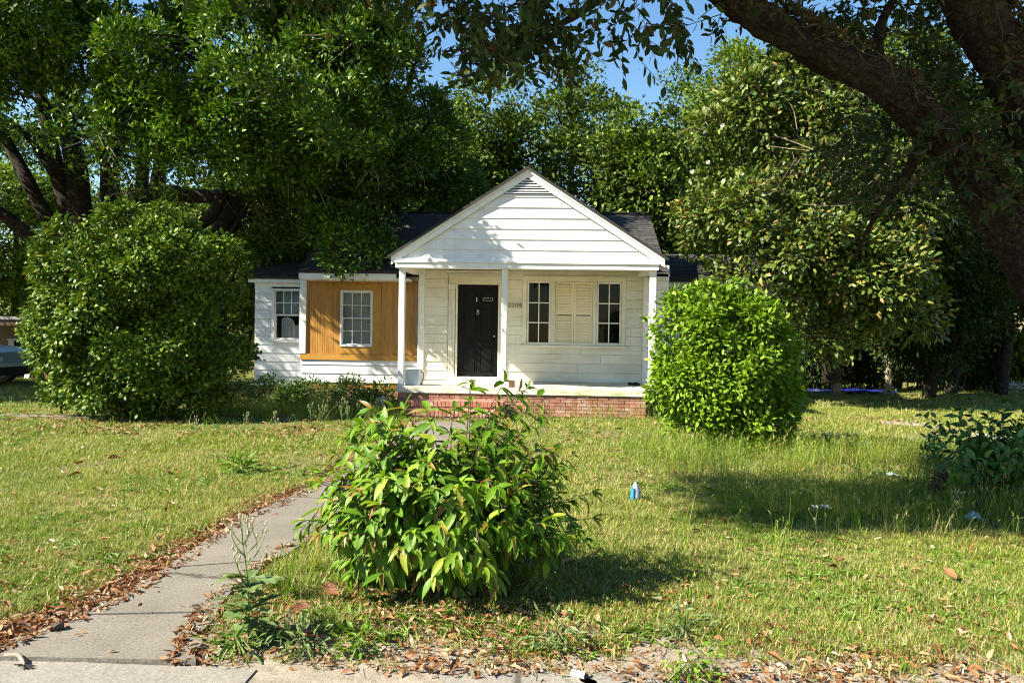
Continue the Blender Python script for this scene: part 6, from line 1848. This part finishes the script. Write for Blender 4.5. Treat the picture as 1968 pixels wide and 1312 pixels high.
def scatter(name, pos, rot, scale, idx, coll, kind='stuff'):
    me = bpy.data.meshes.new(name)
    me.vertices.add(len(pos)); me.vertices.foreach_set('co', pos.astype(np.float32).ravel())
    for nm, ty, dat in (('rot', 'FLOAT_VECTOR', rot), ('sc', 'FLOAT', scale), ('vi', 'INT', idx)):
        at = me.attributes.new(nm, ty, 'POINT')
        at.data.foreach_set('vector' if ty == 'FLOAT_VECTOR' else 'value', dat.astype(np.int32 if ty == 'INT' else np.float32).ravel())
    o = bpy.data.objects.new(name, me); col.objects.link(o)
    ng = bpy.data.node_groups.new(name + '_nodes', 'GeometryNodeTree')
    ng.interface.new_socket('Geometry', in_out='INPUT', socket_type='NodeSocketGeometry')
    ng.interface.new_socket('Geometry', in_out='OUTPUT', socket_type='NodeSocketGeometry')
    N, Lk = ng.nodes, ng.links
    gi, go = N.new('NodeGroupInput'), N.new('NodeGroupOutput')
    ip = N.new('GeometryNodeInstanceOnPoints'); ci = N.new('GeometryNodeCollectionInfo')
    ci.inputs['Collection'].default_value = coll; ci.inputs['Separate Children'].default_value = True; ci.inputs['Reset Children'].default_value = True
    def attr(nm, ty):
        a = N.new('GeometryNodeInputNamedAttribute'); a.data_type = ty; a.inputs['Name'].default_value = nm
        return a.outputs['Attribute']
    e2r = N.new('FunctionNodeEulerToRotation')
    Lk.new(attr('rot', 'FLOAT_VECTOR'), e2r.inputs[0])
    Lk.new(gi.outputs[0], ip.inputs['Points']); Lk.new(ci.outputs[0], ip.inputs['Instance'])
    ip.inputs['Pick Instance'].default_value = True
    Lk.new(attr('vi', 'INT'), ip.inputs['Instance Index']); Lk.new(e2r.outputs[0], ip.inputs['Rotation']); Lk.new(attr('sc', 'FLOAT'), ip.inputs['Scale'])
    Lk.new(ip.outputs[0], go.inputs[0])
    md = o.modifiers.new('scatter', 'NODES'); md.node_group = ng
    return tag(o, kind=kind)
# value noise on a grid, fast enough for a hundred thousand points
_rg = np.random.default_rng(99).random((256, 256))
def vn(xy, s, off=0.0):
    p = xy * s + off + 1000.0
    i = np.floor(p).astype(int); f = p - i; f = f * f * (3 - 2 * f)
    a = _rg[i[:, 0] % 256, i[:, 1] % 256]; b = _rg[(i[:, 0] + 1) % 256, i[:, 1] % 256]; c = _rg[i[:, 0] % 256, (i[:, 1] + 1) % 256]; d = _rg[(i[:, 0] + 1) % 256, (i[:, 1] + 1) % 256]
    return (a * (1 - f[:, 0]) + b * f[:, 0]) * (1 - f[:, 1]) + (c * (1 - f[:, 0]) + d * f[:, 0]) * f[:, 1]
def fbm(xy, s, off=0.0): return 0.55 * vn(xy, s, off) + 0.3 * vn(xy, s * 2.3, off + 7) + 0.15 * vn(xy, s * 5.1, off + 13)
def in_view_points(rng, n, y0, y1, power):
    """points on the ground in the picture's wedge, PER area falling with distance"""
    y = y0 * (y1 / y0) ** (rng.random(n) ** power)
    x = (rng.random(n) * 2 - 1) * (0.70 * y + 0.9) - 0.05 * y
    return np.stack([x, y], 1)
def blocked(xy):
    x, y = xy[:, 0], xy[:, 1]
    b = (x > px0 - 0.05) & (x < px1 + 0.05) & (y > YF - 0.02)
    b |= (x > sx_0 - 0.03) & (x < sx_1 + 0.03) & (y > 15.0)
    b |= (x > wxl - 0.02) & (x < rxr) & (y > YB - 0.05)
    b |= (x < bxl) & (x > wxl - 0.02) & (y > YL - 0.05)
    b |= (x > rxr) & (x < q1) & (y > YR - 0.05)
    return b
def pave_edge(xy): return e0.y + slope * (xy[:, 0] - e0.x)
rng = np.random.default_rng(2024)
# --- lawn
xy = in_view_points(rng, 130000, 3.75, 30.0, 0.92)
pd = path_dist(xy)
soil = pave_edge(xy) - 0.02 + 0.62 * fbm(xy, 1.7, 3.0)             # bare strip near the pavement
bare = np.clip((xy[:, 1] - soil) / 0.45, 0, 1)
left_band = (xy[:, 0] < np.interp(xy[:, 1], CEN[:, 1], CEN[:, 0]))
edge = np.where(left_band, 0.22 + 0.34 * fbm(xy, 2.5, 8), 0.03 + 0.16 * fbm(xy, 3.0, 5))
edge *= np.clip(1.6 - xy[:, 1] / 9.0, 0.3, 1.0)
keep = (pd > edge * (0.6 + 0.6 * rng.random(len(xy))) - 0.05 * (fbm(xy, 4.0, 77) > 0.55)) & (rng.random(len(xy)) < np.maximum(bare, 0.10)) & ~blocked(xy)
keep &= rng.random(len(xy)) < np.clip(0.40 + 2.2 * (fbm(xy, 1.1, 21) - 0.40), 0.16, 1.0)
keep &= ~((xy[:, 1] > 13.2) & (xy[:, 1] < 15.6) & (xy[:, 0] < -4.2) & (rng.random(len(xy)) < 0.75) & (fbm(xy, 0.9, 2) > 0.5))
keep &= ~((xy[:, 1] > 20.5) & (rng.random(len(xy)) < 0.5))
tr = np.array([[G(a, b).x, G(a, b).y] for a, b in ((1690, 812), (1790, 818), (1880, 836), (2010, 850))])
dtr = np.min(np.abs(np.interp(xy[:, 0], tr[:, 0], tr[:, 1])[:, None] - xy[:, 1:2]), 1)
keep &= ~((xy[:, 0] > tr[0, 0]) & (dtr < 0.34) & (rng.random(len(xy)) < 0.85))
spd = np.abs(xy[:, 1] - np.interp(xy[:, 0], [G(-300, 795).x, G(560, 806).x], [G(-300, 795).y, G(560, 806).y]))
keep &= ~((xy[:, 0] < -4) & (spd < 0.25))
xy = xy[keep]; n = len(xy)
tufts = [tuft('tuft_%d' % i, 20, 0.046 + 0.010 * (i % 3), 0.045, 0.0018, 50 + i, M['grass'], 0.75) for i in range(6)] + [tuft('tuft_wide_%d' % i, 15, 0.058, 0.07, 0.0028, 60 + i, M['grass'], 0.75) for i in range(4)]
near = xy[:, 1] < 8.5
idx = np.where(near & (rng.random(n) < 0.85), rng.integers(0, 6, n), rng.integers(6, 10, n))
scl = (0.65 + 0.65 * rng.random(n)) * np.where(near, 1.0, 1.0 + 0.05 * np.clip(xy[:, 1] - 8.5, 0, 14)) * (0.75 + 0.6 * fbm(xy, 0.8, 40))
rot = np.stack([rng.normal(size=n) * 0.14, rng.normal(size=n) * 0.14, rng.random(n) * 6.28], 1)
o = scatter('grass', np.column_stack([xy, np.zeros(n)]), rot, scl, idx, collection('grass_tufts', tufts))
o['label'] = 'short uneven lawn of green and straw-coloured grass'
# --- low broad-leaved weeds among the blades
def rosette(name, n, ln, wid, seed):
    rng = np.random.default_rng(seed)
    an = np.arange(n) * 2.4 + rng.random(n) * 0.5
    A = np.stack([np.cos(an), np.sin(an), 0.35 + 0.5 * rng.random(n)], 1); Nn = np.stack([-np.cos(an) * 0.4, -np.sin(an) * 0.4, np.ones(n)], 1)
    C = np.stack([np.cos(an), np.sin(an), np.zeros(n)], 1) * 0.012 * rng.random((n, 1))
    V, Fc = leaf_arrays(C, A, Nn, ln * (0.6 + 0.6 * rng.random(n)), wid * (0.7 + 0.6 * rng.random(n)), 0.2, 0.25)
    return hidden_mesh(name, V, Fc, M['lawn_weed'])
M['lawn_weed'] = leaf_mat('fresh_green_lawn_weed', [(0.0, (0.06, 0.14, 0.012)), (0.5, (0.10, 0.20, 0.018)), (1.0, (0.16, 0.25, 0.03))], (1.2, 1.2, 0.5), 0.25, 0.5, 0.3)
wxy = in_view_points(rng, 26000, 4.0, 16.0, 0.95)
wk = (rng.random(len(wxy)) < np.clip(4.0 * (fbm(wxy, 1.0, 123) - 0.50), 0.02, 0.8)) & (path_dist(wxy) > 0.05) & ~blocked(wxy) & (wxy[:, 1] > pave_edge(wxy) + 0.1 + 0.5 * rng.random(len(wxy)))
wxy = wxy[wk]; wn_ = len(wxy)
ros = [rosette('rosette_%d' % i, 9, (0.050, 0.032, 0.07)[i % 3], (0.014, 0.016, 0.012)[i % 3], 80 + i) for i in range(6)]
o = scatter('lawn_weeds', np.column_stack([wxy, np.zeros(wn_)]), np.stack([rng.normal(size=wn_) * 0.1, rng.normal(size=wn_) * 0.1, rng.random(wn_) * 6.28], 1), 0.7 + 0.8 * rng.random(wn_), rng.integers(0, 6, wn_), collection('rosettes', ros))
o['label'] = 'low broad-leaved weeds mixed into the lawn'
# --- taller seeding grass
xy = in_view_points(rng, 34000, 5.6, 17.8, 0.9)
pxn = 984 + (xy[:, 0] / xy[:, 1] + math.tan(R(3.0))) * F
den = np.zeros(len(xy))
right_zone = np.clip((xy[:, 0] - 0.7) / 0.8, 0, 1) * np.clip((xy[:, 1] - 6.6) / 0.8, 0, 1) * np.clip((12.6 - xy[:, 1]) / 1.2, 0, 1)
den = np.maximum(den, right_zone * np.clip(1.8 * (fbm(xy, 0.7, 71) - 0.42), 0.03, 0.5))
wing_zone = (xy[:, 0] < px0 + 0.3) & (xy[:, 0] > -6.2) & (xy[:, 1] > 13.9)
den = np.where(wing_zone, np.clip((xy[:, 1] - 13.9) / 1.2, 0.1, 0.85), den)
porch_zone = (xy[:, 0] > sx_1) & (xy[:, 0] < px1 + 0.2) & (xy[:, 1] > 15.1)
den = np.where(porch_zone, 0.55, den)
bush_zone = (np.abs(xy[:, 0] - 3.2) < 2.2) & (np.abs(xy[:, 1] - 11.2) < 0.7)
den = np.where(bush_zone, 0.8, den)
den = np.maximum(den, 0.012)
keep = (rng.random(len(xy)) < den) & (path_dist(xy) > 0.12) & ~blocked(xy)
xy = xy[keep]; n = len(xy)
tall = [tuft('tall_tuft_%d' % i, 7, 0.27 + 0.05 * i, 0.05, 0.0024, 70 + i, M['tall_grass'], 0.42, 4, True) for i in range(5)]
rot = np.stack([rng.normal(size=n) * 0.12, rng.normal(size=n) * 0.12, rng.random(n) * 6.28], 1)
o = scatter('tall_grass', np.column_stack([xy, np.zeros(n)]), rot, 0.55 + 0.6 * rng.random(n), rng.integers(0, 5, n), collection('tall_tufts', tall))
o['label'] = 'taller seeding grass stalks in the uncut parts of the lawn'
# --- fallen leaves
lv = [litter_leaf('litter_%d' % i, 200 + i, 0.26 + 0.05 * (i % 4)) for i in range(9)]
xy = in_view_points(rng, 150000, 3.72, 17.0, 1.0)
pd = path_dist(xy)
soil = pave_edge(xy) + 0.25 + 0.9 * fbm(xy, 1.7, 3.0)
near_pave = np.clip(1.25 - (xy[:, 1] - soil) / 1.1, 0, 1) * (xy[:, 1] > pave_edge(xy) - 0.10)
lside = (xy[:, 0] < np.interp(xy[:, 1], CEN[:, 1], CEN[:, 0]))
bandw = np.where(lside, 0.26 + 0.38 * fbm(xy, 2.5, 8), 0.03 + 0.13 * fbm(xy, 3.0, 5)) * np.clip(1.5 - xy[:, 1] / 10.0, 0.25, 1.0)
edge = np.clip(1.3 - pd / bandw, 0, 1) * (pd > -0.03)
near_pave *= pd > 0.0
den = np.maximum(0.30 * near_pave * np.clip(3.2 * (fbm(xy, 2.2, 55) - 0.28), 0.15, 1.0), 0.95 * edge)
den = np.maximum(den, np.where(pd < -0.03, 0.003, 0.032 + 0.11 * np.clip(fbm(xy, 0.9, 91) - 0.5, 0, 1)))
den = np.maximum(den, ((np.abs(xy[:, 1] - 12.6) < 0.9) & (xy[:, 0] < -3.6)) * np.clip(3 * (fbm(xy, 1.0, 33) - 0.38), 0, 0.5))
den = np.maximum(den, ((np.abs(xy[:, 1] - 16.3) < 1.2) & (xy[:, 0] > 5)) * 0.15)
den = np.maximum(den, np.clip(1.1 - np.hypot(xy[:, 0] - fb.x, xy[:, 1] - fb.y + 0.25) / 0.8, 0, 0.5))
keep = (rng.random(len(xy)) < den) & ~blocked(xy) & (pave_edge(xy) - 0.35 < xy[:, 1])
on_pave = xy[:, 1] < pave_edge(xy)
keep &= ~(on_pave & (xy[:, 0] < -0.95) & (rng.random(len(xy)) < 0.95))
xy = xy[keep]; n = len(xy)
pd = path_dist(xy)
rot = np.stack([rng.normal(size=n) * 0.38, rng.normal(size=n) * 0.38, rng.random(n) * 6.28], 1)
zz = np.where(pd < 0, 0.034, 0.008) + 0.022 * rng.random(n) * (pd > 0)
scl = (0.032 + 0.040 * rng.random(n) ** 1.6) * (1 + 0.10 * np.clip(xy[:, 1] - 6, 0, 8))
o = scatter('leaf_litter', np.column_stack([xy, zz]), rot, scl, rng.integers(0, 9, n), collection('litter_leaves', lv))
o['label'] = 'brown and tan fallen leaves drifted along the path and the pavement edge'
# --- fine twigs and pine straw in the litter
xy = in_view_points(rng, 9000, 3.72, 9.0, 1.0)
pd = path_dist(xy)
keep = ((pd > -0.02) & (pd < 0.35)) | ((xy[:, 1] < pave_edge(xy) + 0.7) & (xy[:, 0] > -1.3))
keep &= rng.random(len(xy)) < 0.8
keep &= xy[:, 1] > pave_edge(xy) - 0.05
xy = xy[keep]; n = len(xy)
tws = []
for i in range(4):
    mb = MB(); r2 = np.random.default_rng(i)
    mb.tube([(0, -0.5, 0), (0.04 * r2.normal(), 0, 0.05), (0.06 * r2.normal(), 0.5, 0.01)], [0.012, 0.014, 0.008], 3)
    me = bpy.data.meshes.new('straw_%d' % i); me.from_pydata(mb.v, [], mb.f); me.materials.append(M['dry_leaf']); tws.append(bpy.data.objects.new('straw_%d' % i, me))
rot = np.stack([rng.normal(size=n) * 0.1, rng.normal(size=n) * 0.1, rng.random(n) * 6.28], 1)
scatter('pine_straw', np.column_stack([xy, 0.012 + 0.02 * rng.random(n)]), rot, 0.05 + 0.09 * rng.random(n), rng.integers(0, 4, n), collection('straws', tws))
# --- the big fallen leaves one can pick out singly
big = [(652, 1158, 0.17, 'large curled orange-brown leaf leaning in the weeds below the front shrub'), (700, 1158, 0.15, 'large pale tan leaf right of the curled orange leaf'), (560, 1190, 0.14, 'large dark brown leaf in the shade of the tall weed'),
       (618, 1242, 0.15, 'long pale leaf lying in the litter at the foot of the grass tuft'), (1078, 1096, 0.13, 'purplish brown leaf in the shadow right of the front shrub'), (1838, 1128, 0.16, 'pair-like pale and brown leaf in the lawn at the right'),
       (1625, 1088, 0.09, 'yellow-tan leaf on the right lawn'), (1590, 1102, 0.11, 'curled tan leaf just left of the yellow-tan one'), (1448, 1072, 0.10, 'rusty brown leaf in the middle of the right lawn'), (1850, 1072, 0.10, 'light brown leaf near the right edge of the lawn'),
       (190, 1050, 0.10, 'dark brown leaf in the left lawn above the path'), (155, 918, 0.16, 'light tan leaf far up in the left lawn'), (335, 922, 0.14, 'whitish leaf in the left lawn above the path bend'), (318, 978, 0.13, 'pale leaf scrap in the left lawn'),
       (90, 1052, 0.10, 'tan leaf in the lower left lawn'), (205, 888, 0.22, 'dark curled leaf in the upper left lawn'), (1500, 1290, 0.10, 'orange leaf on the sandy soil at the bottom right'), (1390, 1250, 0.08, 'pale leaf at the soil edge, bottom right'),
       (345, 1240, 0.05, 'small dark brown leaf lying on the path'), (155, 1226, 0.04, 'small orange leaf lying on the path'), (1160, 1270, 0.06, 'golden leaf standing on the bare soil'), (880, 1232, 0.08, 'yellowish leaf in the brown litter, bottom centre')]
r2 = np.random.default_rng(8)
for i, (px, py, ln, lab) in enumerate(big):
    g_ = G(px, py)
    t = bpy.data.objects.new('fallen_leaf', leaf_blade('fallen_leaf', 0.42 + 0.1 * r2.random(), 0.3 * r2.normal(), 0.5 + 0.8 * r2.random(), M['dry_leaf'], 7, 0.04))
    t.location = (g_.x, g_.y, 0.035 if path_dist(np.array([[g_.x, g_.y]]))[0] < 0 else 0.05)
    t.rotation_euler = (r2.normal() * 0.12 + 0.05, r2.normal() * 0.3, r2.choice([1.2, -1.2, 1.7, -1.8]) + r2.normal() * 0.4)
    ln *= 0.82; t.scale = (ln, ln, ln)
    col.objects.link(t)
    tag(t, lab, 'leaf', 'large fallen leaves')
